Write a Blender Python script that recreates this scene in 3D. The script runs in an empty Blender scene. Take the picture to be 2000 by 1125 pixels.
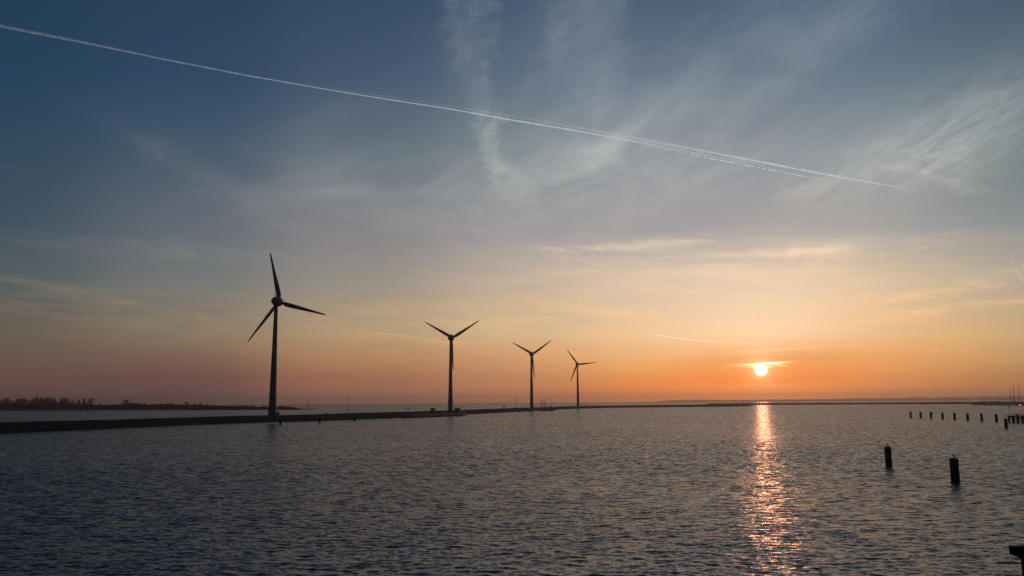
import bpy, math, random
import numpy as np
from mathutils import Vector, Matrix

SC = bpy.context.scene
COL = SC.collection
R = math.radians
rnd = random.Random(7)

# ---------------------------------------------------------------- camera
F = 1556.0                                   # focal length in pixels of the 2000 px wide photograph
CAM = Vector((0, 0, 9.2))
cam_d = bpy.data.cameras.new('camera')
cam_d.sensor_width = 36.0
cam_d.lens = 36.0 * F / 2000.0
cam_d.clip_start = 0.5
cam_d.clip_end = 250000.0
cam = bpy.data.objects.new('camera', cam_d)
COL.objects.link(cam)
ROT = Matrix.Rotation(R(90 + 8.15), 3, 'X') @ Matrix.Rotation(R(-0.378), 3, 'Z')
cam.matrix_world = Matrix.Translation(CAM) @ ROT.to_4x4()
SC.camera = cam
SC.render.resolution_x, SC.render.resolution_y = 1024, 576


def ray(px, py):
    return (ROT @ Vector(((px - 1000) / F, -(py - 562.5) / F, -1.0))).normalized()


def ground(px, py, z=0.0):
    """the point of the level z that the photograph shows at a pixel"""
    d = ray(px, py)
    return CAM + d * ((z - CAM.z) / d.z)


def at(px, py, depth):
    """the point at a given distance (along +Y) behind a pixel"""
    d = ray(px, py)
    return CAM + d * (depth / d.y)


def azel(px, py):
    d = ray(px, py)
    return math.atan2(d.x, d.y), math.asin(d.z)


# ---------------------------------------------------------------- sun, sky
SUN_DIR = ray(1486, 723)
SUN_AZ, SUN_EL = math.atan2(SUN_DIR.x, SUN_DIR.y), math.asin(SUN_DIR.z)
sun_d = bpy.data.lights.new('sun', 'SUN')
sun_d.energy = 0.042
sun_d.angle = R(0.7)
sun_d.color = (1.0, 0.38, 0.19)
sun = bpy.data.objects.new('sun', sun_d)
sun.rotation_euler = SUN_DIR.to_track_quat('Z', 'Y').to_euler()
COL.objects.link(sun)

vs = SC.view_settings
SC.display_settings.display_device = 'sRGB'
vs.view_transform = 'Standard'
vs.look = 'None'
vs.exposure = 0.0
vs.gamma = 1.0
vs.use_curve_mapping = False


def lin(c):
    return tuple((v / 255 / 12.92) if v / 255 <= 0.04045 else ((v / 255 + 0.055) / 1.055) ** 2.4 for v in c)


CLOUD = 1.0
NISHITA_TINT = (0.22, 0.26, 0.36)      # holds the Sky Texture down so the colour table sets the sky
SKY_Y = [0, 150, 300, 450, 550, 650, 700, 740, 766]
SKY = {  # linear colours of the evening sky, by bearing and height
    20: [(0.0112, 0.0374, 0.0764), (0.0116, 0.0405, 0.0879), (0.0222, 0.0539, 0.0879), (0.0356, 0.0696, 0.0971), (0.0701, 0.0927, 0.1050), (0.1234, 0.0974, 0.0762), (0.1458, 0.0909, 0.0744), (0.1583, 0.0792, 0.0638), (0.1709, 0.0837, 0.0686)],
    345: [(0.0170, 0.0442, 0.0944), (0.0220, 0.0556, 0.1122), (0.0499, 0.0888, 0.1278), (0.1158, 0.1359, 0.1654), (0.1647, 0.1743, 0.1677), (0.2278, 0.1774, 0.1199), (0.1978, 0.1125, 0.0873), (0.1643, 0.0770, 0.0700), (0.1767, 0.0855, 0.0901)],
    715: [(0.0268, 0.0583, 0.1143), (0.0448, 0.0778, 0.1384), (0.1052, 0.1438, 0.1750), (0.1937, 0.1951, 0.2166), (0.2771, 0.2546, 0.2158), (0.4398, 0.3063, 0.1786), (0.4489, 0.2313, 0.1157), (0.3835, 0.1496, 0.0938), (0.4398, 0.1834, 0.1113)],
    1015: [(0.0479, 0.0854, 0.1412), (0.0909, 0.1390, 0.1953), (0.1751, 0.2202, 0.2392), (0.2699, 0.2737, 0.3010), (0.4696, 0.3753, 0.3004), (0.6148, 0.4530, 0.2571), (0.6015, 0.2938, 0.1439), (0.5395, 0.2385, 0.1201), (0.6763, 0.2556, 0.1223)],
    1265: [(0.0573, 0.1022, 0.1592), (0.0985, 0.1470, 0.2125), (0.2141, 0.2542, 0.2849), (0.2775, 0.2884, 0.3275), (0.5607, 0.4717, 0.3857), (0.7186, 0.4896, 0.3123), (0.8302, 0.4318, 0.1776), (0.9094, 0.3066, 0.0721), (1.2037, 0.2862, 0.0419)],
    1486: [(0.0517, 0.1018, 0.1651), (0.1011, 0.1528, 0.2098), (0.1920, 0.2345, 0.2844), (0.2804, 0.2926, 0.3287), (0.6664, 0.5386, 0.4510), (0.7430, 0.6179, 0.4756), (0.5615, 0.1965, 0.0787), (1.0000, 0.1382, 0.0023), (1.6000, 0.4229, 0.0306)],
    1755: [(0.0644, 0.1181, 0.1880), (0.1210, 0.1905, 0.2510), (0.2254, 0.2777, 0.3001), (0.3084, 0.3251, 0.3436), (0.6753, 0.5094, 0.3391), (0.8332, 0.4624, 0.2325), (0.8465, 0.3601, 0.1200), (0.8359, 0.3145, 0.1030), (1.0013, 0.3281, 0.0780)],
    1980: [(0.0411, 0.0863, 0.1280), (0.0715, 0.1175, 0.1473), (0.1139, 0.1729, 0.1862), (0.1736, 0.2143, 0.2346), (0.2812, 0.2921, 0.2729), (0.4200, 0.3294, 0.1795), (0.3934, 0.2650, 0.1428), (0.3927, 0.1790, 0.0765), (0.6282, 0.2581, 0.1241)],
}


class Nodes:
    """small helper for node maths"""
    def __init__(self, tree):
        self.t = tree
        tree.nodes.clear()

    def new(self, kind, **kw):
        n = self.t.nodes.new(kind)
        for k, v in kw.items():
            setattr(n, k, v)
        return n

    def link(self, a, b):
        self.t.links.new(a, b)

    def put(self, sock, v):
        if isinstance(v, bpy.types.NodeSocket):
            self.t.links.new(v, sock)
        else:
            sock.default_value = v

    def m(self, op, a, b=0.0, c=0.0, clamp=False):
        n = self.new('ShaderNodeMath', operation=op, use_clamp=clamp)
        for s, v in zip(n.inputs, (a, b, c)):
            self.put(s, v)
        return n.outputs[0]

    def xyz(self, x, y, z=0.0):
        n = self.new('ShaderNodeCombineXYZ')
        for s, v in zip(n.inputs, (x, y, z)):
            self.put(s, v)
        return n.outputs[0]

    def noise(self, vec, scale=1.0, detail=4.0, rough=0.55, distortion=0.0, color=False):
        n = self.new('ShaderNodeTexNoise')
        self.put(n.inputs['Vector'], vec)
        n.inputs['Scale'].default_value = scale
        n.inputs['Detail'].default_value = detail
        n.inputs['Roughness'].default_value = rough
        n.inputs['Distortion'].default_value = distortion
        return n.outputs['Color' if color else 'Fac']

    def rng(self, v, a, b, c=0.0, d=1.0, smooth=False):
        n = self.new('ShaderNodeMapRange')
        n.interpolation_type = 'SMOOTHSTEP' if smooth else 'LINEAR'
        n.clamp = True
        self.put(n.inputs[0], v)
        for i, x in enumerate((a, b, c, d)):
            n.inputs[i + 1].default_value = x
        return n.outputs[0]

    def ramp(self, v, stops, interp='LINEAR'):
        n = self.new('ShaderNodeValToRGB')
        self.put(n.inputs[0], v)
        cr = n.color_ramp
        cr.interpolation = interp
        while len(cr.elements) < len(stops):
            cr.elements.new(0.5)
        for e, (p, c) in zip(cr.elements, stops):
            e.position = p
            e.color = (*c[:3], 1)
        return n.outputs[0]

    def mix(self, f, a, b, blend='MIX', clamp=True):
        n = self.new('ShaderNodeMix', data_type='RGBA', blend_type=blend)
        n.clamp_factor = clamp
        self.put(n.inputs[0], f)
        for s, v in ((n.inputs[6], a), (n.inputs[7], b)):
            self.put(s, v if isinstance(v, bpy.types.NodeSocket) else (*v[:3], 1))
        return n.outputs[2]

    def scale(self, col, f):
        n = self.new('ShaderNodeVectorMath', operation='SCALE')
        self.put(n.inputs[0], col)
        self.put(n.inputs['Scale'], f)
        return n.outputs[0]

    def vadd(self, a, b):
        n = self.new('ShaderNodeVectorMath', operation='ADD')
        self.put(n.inputs[0], a)
        self.put(n.inputs[1], b)
        return n.outputs[0]


def build_world():
    w = bpy.data.worlds.new('World')
    SC.world = w
    w.use_nodes = True
    N = Nodes(w.node_tree)
    tc = N.new('ShaderNodeTexCoord')
    sep = N.new('ShaderNodeSeparateXYZ')
    N.link(tc.outputs['Generated'], sep.inputs[0])
    X, Y, Z = sep.outputs
    az = N.m('ARCTAN2', X, Y)
    el = N.m('ARCSINE', Z)
    elp = N.m('MAXIMUM', el, 0.0)
    # clear-sky colour by elevation for eight bearings, blended with smooth weights
    EMAX = R(60)
    acc, wsum = None, None
    azc = N.m('MINIMUM', N.m('MAXIMUM', az, -0.62), 0.62)
    for px, cols in SKY.items():
        a0 = azel(px, 600)[0]
        stops = [(max(0.0, azel(px, y)[1]) / EMAX, c) for y, c in zip(SKY_Y, cols)]
        top = stops[0][1]
        stops = sorted(stops + [(0.75, tuple(v * k for v, k in zip(top, (0.80, 0.70, 0.58)))), (1.0, tuple(v * k for v, k in zip(top, (0.55, 0.50, 0.42))))], key=lambda s: s[0])
        c = N.ramp(N.m('DIVIDE', elp, EMAX), stops, 'LINEAR')
        d = N.m('DIVIDE', N.m('SUBTRACT', azc, a0), 0.11)
        wt = N.m('EXPONENT', N.m('MULTIPLY', N.m('MULTIPLY', d, d), -1.0))
        cw = N.scale(c, wt)
        acc = cw if acc is None else N.vadd(acc, cw)
        wsum = wt if wsum is None else N.m('ADD', wsum, wt)
    sky = N.scale(acc, N.m('DIVIDE', 1.0, wsum))
    # the dusk side behind the viewer
    back = N.ramp(N.m('DIVIDE', elp, EMAX), [(0, (0.020, 0.017, 0.024)), (0.15, (0.016, 0.017, 0.028)), (0.5, (0.010, 0.016, 0.032)), (1, (0.008, 0.014, 0.030))])
    fb = N.rng(N.m('ABSOLUTE', az), 0.75, 1.7, smooth=True)
    sky = N.mix(fb, sky, back)

    # ---- cirrus: shared noise fields laid out over bearing and elevation
    wz = N.new('ShaderNodeSeparateColor')
    N.link(N.noise(N.xyz(N.m('MULTIPLY', az, 26.0), N.m('MULTIPLY', el, 44.0), 3.0), 1.0, 6, 0.62, 0.0, True), wz.inputs[0])
    az0, el0 = az, el
    az = N.m('ADD', az, N.m('MULTIPLY', N.m('SUBTRACT', wz.outputs[0], 0.5), 0.075))
    el = N.m('ADD', el, N.m('MULTIPLY', N.m('SUBTRACT', wz.outputs[1], 0.5), 0.022))

    def uv(px, py, deg, lu, lv):
        a0, e0 = azel(px, py)
        ca, sa = math.cos(R(deg)), math.sin(R(deg))
        da, de = N.m('SUBTRACT', az, a0), N.m('SUBTRACT', el, e0)
        u = N.m('ADD', N.m('MULTIPLY', da, ca * F / lu), N.m('MULTIPLY', de, sa * F / lu))
        v = N.m('ADD', N.m('MULTIPLY', da, -sa * F / lv), N.m('MULTIPLY', de, ca * F / lv))
        return u, v

    def gauss(px, py, deg, lu, lv, p=1):
        u, v = uv(px, py, deg, lu, lv)
        q = N.m('ADD', N.m('MULTIPLY', u, u), N.m('MULTIPLY', v, v))
        if p > 1:
            q = N.m('POWER', q, p)
        return N.m('EXPONENT', N.m('MULTIPLY', q, -1.0))

    def field(deg, su, sv, detail=5, rough=0.6, lo=0.35, hi=0.7, distortion=0.0, seed=0.0):
        ca, sa = math.cos(R(deg)), math.sin(R(deg))
        u = N.m('ADD', N.m('MULTIPLY', az0, ca * su), N.m('MULTIPLY', el0, sa * su))
        v = N.m('ADD', N.m('MULTIPLY', az0, -sa * sv), N.m('MULTIPLY', el0, ca * sv))
        return N.rng(N.noise(N.xyz(u, v, seed), 1.0, detail, rough, distortion), lo, hi, smooth=True)

    n_hor = field(-3, 9, 75, 6, 0.6, 0.36, 0.68, 0.4, 1.7)        # level streaks
    n_fil = field(24, 15, 62, 8, 0.66, 0.27, 0.80, 1.6, 4.2)      # rising filaments
    n_rib = field(-4, 30, 330, 4, 0.66, 0.28, 0.76, 0.5, 8.1)      # fine ribs
    n_soft = field(22, 6, 17, 8, 0.6, 0.32, 0.70, 0.8, 2.9)    # soft veil
    n_edge = field(66, 17, 30, 8, 0.64, 0.30, 0.66, 1.0, 5.5)     # ragged plume edge

    parts = []

    def add(mask, tex, k, keep=0.0):
        t = N.m('ADD', N.m('MULTIPLY', tex, 1 - keep), keep) if tex is not None else 1.0
        parts.append(N.m('MULTIPLY', N.m('MULTIPLY', mask, t), k))

    rib_edge = N.m('MULTIPLY', N.m('ADD', N.m('MULTIPLY', n_rib, 0.5), 0.5), N.m('ADD', N.m('MULTIPLY', n_edge, 0.75), 0.25))
    # the feathery column left of centre, its curl, and a fainter branch
    add(gauss(918, 30, 86, 150, 50, 2), rib_edge, 0.34)
    add(gauss(938, 190, 106, 90, 34, 2), rib_edge, 0.36)
    add(gauss(957, 285, 102, 75, 26, 2), rib_edge, 0.44)
    add(gauss(1005, 358, 130, 64, 32, 2), rib_edge, 0.46)
    add(gauss(1085, 60, 80, 85, 26, 1), rib_edge, 0.26)
    add(gauss(1035, 165, 50, 70, 18, 1), rib_edge, 0.16)
    add(gauss(1130, 120, 90, 220, 120, 2), n_soft, 0.10, 0.3)
    # broad veils
    add(gauss(1330, 190, 33, 340, 80, 1), n_soft, 0.30, 0.25)
    add(gauss(1120, 330, 10, 220, 85, 1), n_soft, 0.30, 0.2)
    add(gauss(1190, 320, 100, 75, 40, 1), n_soft, 0.26, 0.2)
    add(gauss(1560, 130, 30, 360, 50, 1), n_soft, 0.26, 0.2)
    add(gauss(1160, 60, 88, 190, 70, 2), n_soft, 0.18, 0.3)
    add(gauss(1450, 320, 8, 260, 55, 1), n_soft, 0.22, 0.2)
    add(gauss(700, 360, 4, 250, 60, 1), n_soft, 0.34, 0.15)
    add(gauss(645, 350, 10, 70, 26, 1), n_fil, 0.18, 0.3)
    add(gauss(400, 345, -26, 160, 24, 1), n_soft, 0.20, 0.3)
    add(gauss(620, 250, 30, 160, 30, 1), n_soft, 0.14, 0.3)
    add(gauss(330, 490, 0, 260, 16, 1), n_hor, 0.18, 0.3)
    add(gauss(720, 375, 2, 150, 9, 1), n_hor, 0.16, 0.3)
    add(gauss(820, 440, 3, 260, 40, 1), n_hor, 0.16, 0.2)
    # wisps on the right
    add(gauss(1790, 285, 26, 190, 42, 1), n_fil, 0.31, 0.08)
    add(gauss(1850, 315, 8, 95, 34, 1), n_fil, 0.31, 0.05)
    add(gauss(1690, 315, 22, 120, 30, 1), n_fil, 0.24, 0.15)
    add(gauss(1960, 225, 24, 120, 46, 1), n_fil, 0.30, 0.15)
    add(gauss(1860, 260, 22, 260, 80, 1), n_soft, 0.18, 0.3)
    add(gauss(1800, 340, -24, 85, 6, 1), n_fil, 0.30, 0.3)
    add(gauss(1565, 368, 6, 50, 18, 1), n_fil, 0.34, 0.15)
    # bright level bands above the sun
    add(gauss(1270, 474, 3, 190, 9, 1), n_hor, 0.40, 0.15)
    add(gauss(1130, 484, -1, 120, 8, 1), n_hor, 0.30, 0.2)
    add(gauss(1560, 492, 0, 210, 8, 1), n_hor, 0.42, 0.2)
    add(gauss(1400, 505, 0, 430, 34, 1), n_hor, 0.40, 0.2)
    add(gauss(1300, 545, 0, 380, 22, 1), n_hor, 0.26, 0.1)
    add(gauss(1590, 512, 60, 26, 70, 1), field(58, 9, 110, 3, 0.5, 0.35, 0.65, 0.2, 3.3), 0.20)
    # low streaks
    add(gauss(1800, 610, 4, 340, 9, 1), n_hor, 0.52, 0.25)
    add(gauss(1840, 570, 8, 300, 16, 1), n_hor, 0.42, 0.1)
    add(gauss(1180, 615, 2, 420, 50, 1), n_hor, 0.36)
    add(gauss(1480, 680, 0, 520, 36, 1), n_hor, 0.26)
    add(gauss(760, 640, -2, 320, 44, 1), n_hor, 0.26)
    add(gauss(200, 600, -3, 330, 44, 1), n_hor, 0.20)
    add(gauss(130, 567, -9, 150, 7, 1), n_hor, 0.16, 0.4)
    tot = parts[0]
    for p in parts[1:]:
        tot = N.m('ADD', tot, p)
    tot = N.m('MINIMUM', N.m('MULTIPLY', tot, CLOUD), 0.8)
    cl_c = N.ramp(N.m('DIVIDE', elp, R(30)), [(0.0, lin((255, 150, 95))), (0.12, lin((255, 190, 130))), (0.22, lin((252, 206, 155))), (0.34, lin((236, 214, 185))),
                                            (0.50, lin((190, 192, 188))), (0.75, lin((165, 178, 182))), (1.0, lin((150, 165, 175)))])
    # clouds away from the sun are lit less
    dimv = N.ramp(N.rng(az, -0.6, 0.12), [(0, (0.42, 0.42, 0.42)), (0.55, (0.66, 0.66, 0.66)), (1, (1, 1, 1))])
    cl_c = N.mix(1.0, cl_c, dimv, 'MULTIPLY')
    sky = N.mix(N.m('MULTIPLY', tot, N.m('SUBTRACT', 1.0, fb)), sky, cl_c)

    az, el = az0, el0
    # ---- glow around the sun, and its disc
    dot = N.new('ShaderNodeVectorMath', operation='DOT_PRODUCT')
    N.link(tc.outputs['Generated'], dot.inputs[0])
    dot.inputs[1].default_value = SUN_DIR
    ang = N.m('ARCCOSINE', N.m('MINIMUM', dot.outputs['Value'], 1.0))
    for s, k, c in ((0.28, 2.0, (1.0, 0.76, 0.36)), (0.9, 0.40, (1.0, 0.60, 0.28)), (3.0, 0.10, (1.0, 0.55, 0.25))):
        g = N.m('MULTIPLY', N.m('EXPONENT', N.m('DIVIDE', ang, -R(s))), k)
        sky = N.vadd(sky, N.scale(N.xyz(*c), g))
    disc = N.m('MULTIPLY', N.rng(ang, R(0.45), R(0.26), smooth=True), 5.0)
    sky = N.vadd(sky, N.scale(N.xyz(1.0, 0.86, 0.60), disc))
    # thin cloud bars lit by the disc
    for px, py, deg, lu, lv, k in ((1488, 711, 2, 34, 2.0, 1.6), (1505, 709, 3, 24, 1.4, 1.5), (1522, 713, -12, 11, 1.3, 0.9), (1486, 716.5, 0, 20, 1.8, 1.2),
                                   (1490, 752, 0, 45, 3, 0.10), (1500, 684, 2, 60, 3, 0.16), (1531, 734, 0, 12, 1.4, 0.12)):
        sky = N.vadd(sky, N.scale(N.xyz(1.0, 0.75, 0.45), N.m('MULTIPLY', gauss(px, py, deg, lu, lv), k)))

    # the physical sky adds its own faint dome
    st = N.new('ShaderNodeTexSky')
    st.sky_type = 'NISHITA'
    st.sun_disc = False
    st.sun_elevation = SUN_EL
    st.sun_rotation = SUN_AZ
    st.altitude = 5
    st.air_density, st.dust_density, st.ozone_density = 1.0, 2.5, 1.5
    bg1 = N.new('ShaderNodeBackground')
    N.link(sky, bg1.inputs[0])
    bg2 = N.new('ShaderNodeBackground')
    N.link(N.mix(1.0, st.outputs[0], NISHITA_TINT, 'MULTIPLY', False), bg2.inputs[0])
    bg1.inputs[1].default_value = 1.0
    bg2.inputs[1].default_value = 0.05
    ad = N.new('ShaderNodeAddShader')
    N.link(bg1.outputs[0], ad.inputs[0])
    N.link(bg2.outputs[0], ad.inputs[1])
    out = N.new('ShaderNodeOutputWorld')
    N.link(ad.outputs[0], out.inputs[0])
    w.cycles.sampling_method = 'MANUAL'
    w.cycles.sample_map_resolution = 1024


build_world()
SC.cycles.max_bounces = 6
SC.cycles.volume_bounces = 0
SC.cycles.use_denoising = True
SC.cycles.denoiser = 'OPENIMAGEDENOISE'
SC.cycles.denoising_input_passes = 'RGB_ALBEDO_NORMAL'
SC.cycles.denoising_prefilter = 'NONE'
SC.cycles.sample_clamp_indirect = 4.0


# ---------------------------------------------------------------- materials
def mat(name, col, rough=0.6, spec=0.3, metal=0.0, var=0.25, scale=3.0, stretch=(1, 1, 1)):
    m = bpy.data.materials.new(name)
    m.use_nodes = True
    N = Nodes(m.node_tree)
    tc = N.new('ShaderNodeTexCoord')
    mp = N.new('ShaderNodeMapping')
    mp.inputs['Scale'].default_value = stretch
    N.link(tc.outputs['Object'], mp.inputs[0])
    nz = N.noise(mp.outputs[0], scale, 5, 0.6)
    c = N.ramp(nz, [(0.3, tuple(v * (1 - var) for v in col)), (0.7, tuple(min(1, v * (1 + var)) for v in col))])
    b = N.new('ShaderNodeBsdfPrincipled')
    N.link(c, b.inputs['Base Color'])
    N.put(b.inputs['Roughness'], N.m('ADD', N.m('MULTIPLY', nz, 0.2), rough - 0.1))
    b.inputs['Specular IOR Level'].default_value = spec
    b.inputs['Metallic'].default_value = metal
    o = N.new('ShaderNodeOutputMaterial')
    N.link(b.outputs[0], o.inputs[0])
    return m


M = {
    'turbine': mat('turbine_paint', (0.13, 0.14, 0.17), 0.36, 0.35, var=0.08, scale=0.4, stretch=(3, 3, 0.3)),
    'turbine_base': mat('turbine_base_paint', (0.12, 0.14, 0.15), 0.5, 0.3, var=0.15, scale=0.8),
    'dyke': mat('grass_and_stone', (0.045, 0.040, 0.028), 0.9, 0.1, var=0.5, scale=0.35, stretch=(1, 1, 2)),
    'rock': mat('dark_rock', (0.050, 0.044, 0.040), 0.85, 0.2, var=0.5, scale=0.6),
    'asphalt': mat('asphalt', (0.05, 0.05, 0.05), 0.85, 0.2, var=0.2, scale=1.0),
    'concrete': mat('weathered_concrete', (0.16, 0.15, 0.15), 0.85, 0.2, var=0.25, scale=0.3),
    'pile': mat('wet_timber', (0.022, 0.015, 0.012), 0.7, 0.25, var=0.5, scale=4, stretch=(6, 6, 0.6)),
    'timber': mat('tarred_timber', (0.060, 0.022, 0.018), 0.75, 0.2, var=0.5, scale=5, stretch=(1, 8, 8)),
    'steel': mat('galvanised_steel', (0.10, 0.10, 0.10), 0.5, 0.4, 0.4, var=0.15, scale=2),
    'dark_steel': mat('dark_steel', (0.03, 0.03, 0.032), 0.5, 0.3, 0.2, var=0.2, scale=2),
    'red_hull': mat('red_hull_paint', (0.13, 0.020, 0.022), 0.5, 0.4, var=0.3, scale=0.5),
    'black_hull': mat('black_hull_paint', (0.02, 0.02, 0.024), 0.5, 0.4, var=0.3, scale=0.5),
    'white': mat('white_paint', (0.62, 0.60, 0.58), 0.5, 0.4, var=0.08, scale=1),
    'orange': mat('orange_paint_and_sunlight', (0.85, 0.22, 0.03), 0.45, 0.5, var=0.1, scale=1),  # boat paint; also put where low sun catches barge and fishing boat
    'blue': mat('blue_hull_paint', (0.03, 0.05, 0.14), 0.4, 0.4, var=0.1, scale=1),
    'glass': mat('dark_window_glass', (0.02, 0.025, 0.03), 0.1, 0.6, var=0.1),
    'bark': mat('bark_and_twigs', (0.050, 0.042, 0.038), 0.9, 0.1, var=0.4, scale=2),
    'shrub': mat('winter_shrub', (0.040, 0.036, 0.028), 0.9, 0.1, var=0.5, scale=0.5),
    'wood_far': mat('far_woodland', (0.050, 0.050, 0.038), 0.95, 0.05, var=0.4, scale=0.02),
    'bird': mat('dark_feathers', (0.020, 0.018, 0.018), 0.7, 0.2, var=0.4, scale=8),
    'flag': mat('flag_cloth', (0.05, 0.05, 0.08), 0.9, 0.1, var=0.2, scale=3),
    'yellow': mat('yellow_sunlit_rim', (0.80, 0.50, 0.10), 0.4, 0.5, var=0.1, scale=3),  # colour standing in for low sun on one pile's side
}


def glow_mat(name, col, k):
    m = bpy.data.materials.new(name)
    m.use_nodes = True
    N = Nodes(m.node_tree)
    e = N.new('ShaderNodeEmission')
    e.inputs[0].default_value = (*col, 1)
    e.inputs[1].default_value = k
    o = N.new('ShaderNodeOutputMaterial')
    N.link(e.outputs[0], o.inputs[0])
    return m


M['lamp'] = glow_mat('orange_added_glow', (1.0, 0.33, 0.07), 4.0)  # emission added for the sun glint on the orange boat


def volume_mat(name, col, density, aniso, glow=None):
    m = bpy.data.materials.new(name)
    m.use_nodes = True
    N = Nodes(m.node_tree)
    v = N.new('ShaderNodeVolumePrincipled')
    v.inputs['Color'].default_value = (*col, 1)
    v.inputs['Density'].default_value = density
    v.inputs['Anisotropy'].default_value = aniso
    if glow:                      # own emission stands in for sunlight on the vapour
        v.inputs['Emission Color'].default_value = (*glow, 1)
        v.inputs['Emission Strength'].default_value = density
    o = N.new('ShaderNodeOutputMaterial')
    N.link(v.outputs[0], o.inputs['Volume'])
    return m


# ---------------------------------------------------------------- mesh helpers
class MB:
    """collects shapes, then links them as ONE mesh object"""
    def __init__(self):
        self.v, self.f, self.smooth = [], [], []

    def _add(self, vs_, fs_, smooth=False):
        o = len(self.v)
        self.v += [tuple(p) for p in vs_]
        self.f += [tuple(i + o for i in f) for f in fs_]
        self.smooth += [smooth] * len(fs_)
        return self

    def box(self, c, s, rz=0.0, taper=1.0):
        cx, cy, cz = c
        hx, hy, hz = s[0] / 2, s[1] / 2, s[2] / 2
        ca, sa = math.cos(rz), math.sin(rz)
        vs_ = []
        for z, t in ((-hz, 1.0), (hz, taper)):
            for x, y in ((-hx, -hy), (hx, -hy), (hx, hy), (-hx, hy)):
                x, y = x * t, y * t
                vs_.append((cx + x * ca - y * sa, cy + x * sa + y * ca, cz + z))
        return self._add(vs_, [(3, 2, 1, 0), (4, 5, 6, 7), (0, 1, 5, 4), (1, 2, 6, 5), (2, 3, 7, 6), (3, 0, 4, 7)])

    def tube(self, pts, radii, n=8, smooth=True, caps=True):
        pts = [Vector(p) for p in pts]
        if not hasattr(radii, '__len__'):
            radii = [radii] * len(pts)
        vs_, fs_ = [], []
        up = None
        for i, p in enumerate(pts):
            d = (pts[min(i + 1, len(pts) - 1)] - pts[max(i - 1, 0)])
            d = d.normalized() if d.length > 0 else Vector((0, 0, 1))
            if up is None:
                up = Vector((1, 0, 0)) if abs(d.x) < 0.8 else Vector((0, 0, 1))
            a = (up - d * up.dot(d)).normalized()
            up = a
            b = d.cross(a)
            for k in range(n):
                t = 2 * math.pi * k / n
                vs_.append(p + (a * math.cos(t) + b * math.sin(t)) * radii[i])
        for i in range(len(pts) - 1):
            for k in range(n):
                k2 = (k + 1) % n
                fs_.append((i * n + k, i * n + k2, (i + 1) * n + k2, (i + 1) * n + k))
        if caps:
            fs_.append(tuple(reversed(range(n))))
            fs_.append(tuple(range((len(pts) - 1) * n, len(pts) * n)))
        return self._add(vs_, fs_, smooth)

    def ball(self, c, r, nu=10, nv=6):
        if not hasattr(r, '__len__'):
            r = (r, r, r)
        vs_, fs_ = [(c[0], c[1], c[2] - r[2])], []
        for j in range(1, nv):
            t = math.pi * j / nv
            for i in range(nu):
                p = 2 * math.pi * i / nu
                vs_.append((c[0] + r[0] * math.sin(t) * math.cos(p), c[1] + r[1] * math.sin(t) * math.sin(p), c[2] - r[2] * math.cos(t)))
        vs_.append((c[0], c[1], c[2] + r[2]))
        for i in range(nu):
            fs_.append((0, 1 + (i + 1) % nu, 1 + i))
            fs_.append((len(vs_) - 1, 1 + (nv - 2) * nu + i, 1 + (nv - 2) * nu + (i + 1) % nu))
            for j in range(nv - 2):
                a, b = 1 + j * nu + i, 1 + j * nu + (i + 1) % nu
                fs_.append((a, b, b + nu, a + nu))
        return self._add(vs_, fs_, True)

    def prism(self, poly, y0, y1, axis='y'):
        """an outline in (x, z) given a thickness along y"""
        n = len(poly)
        vs_ = [(x, y0, z) for x, z in poly] + [(x, y1, z) for x, z in poly]
        fs_ = [tuple(range(n)), tuple(reversed(range(n, 2 * n)))]
        for i in range(n):
            j = (i + 1) % n
            fs_.append((j, i, i + n, j + n))
        return self._add(vs_, fs_)

    def loft(self, rings, smooth=True, caps=True):
        n = len(rings[0])
        vs_ = [p for r in rings for p in r]
        fs_ = []
        for i in range(len(rings) - 1):
            for k in range(n):
                k2 = (k + 1) % n
                fs_.append((i * n + k, i * n + k2, (i + 1) * n + k2, (i + 1) * n + k))
        if caps:
            fs_.append(tuple(reversed(range(n))))
            fs_.append(tuple(range((len(rings) - 1) * n, len(rings) * n)))
        return self._add(vs_, fs_, smooth)

    def build(self, name, material, parent=None, loc=None, rz=0.0):
        me = bpy.data.meshes.new(name)
        me.from_pydata(self.v, [], self.f)
        me.polygons.foreach_set('use_smooth', self.smooth)
        me.materials.append(material)
        me.update()
        o = bpy.data.objects.new(name, me)
        COL.objects.link(o)
        if parent is not None:
            o.parent = parent
        if loc is not None:
            o.location = loc
        if rz:
            o.rotation_euler.z = rz
        return o


def tag(o, label=None, cat=None, group=None, kind=None):
    for k, v in (('label', label), ('category', cat), ('group', group), ('kind', kind)):
        if v:
            o[k] = v
    return o


def thing(name, loc, rz, label, cat, group=None):
    o = bpy.data.objects.new(name, None)
    o.location = loc
    o.rotation_euler.z = rz
    o.empty_display_size = 0.5
    COL.objects.link(o)
    return tag(o, label, cat, group)


def copy_tree(o, parent=None):
    kids = list(o.children)
    c = o.copy()
    COL.objects.link(c)
    if parent is not None:
        c.parent = parent
    for k in kids:
        copy_tree(k, c)
    return c


def h_at(py, px, depth):
    """height of what the photograph shows at a pixel, at a given distance"""
    return at(px, py, depth).z


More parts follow.
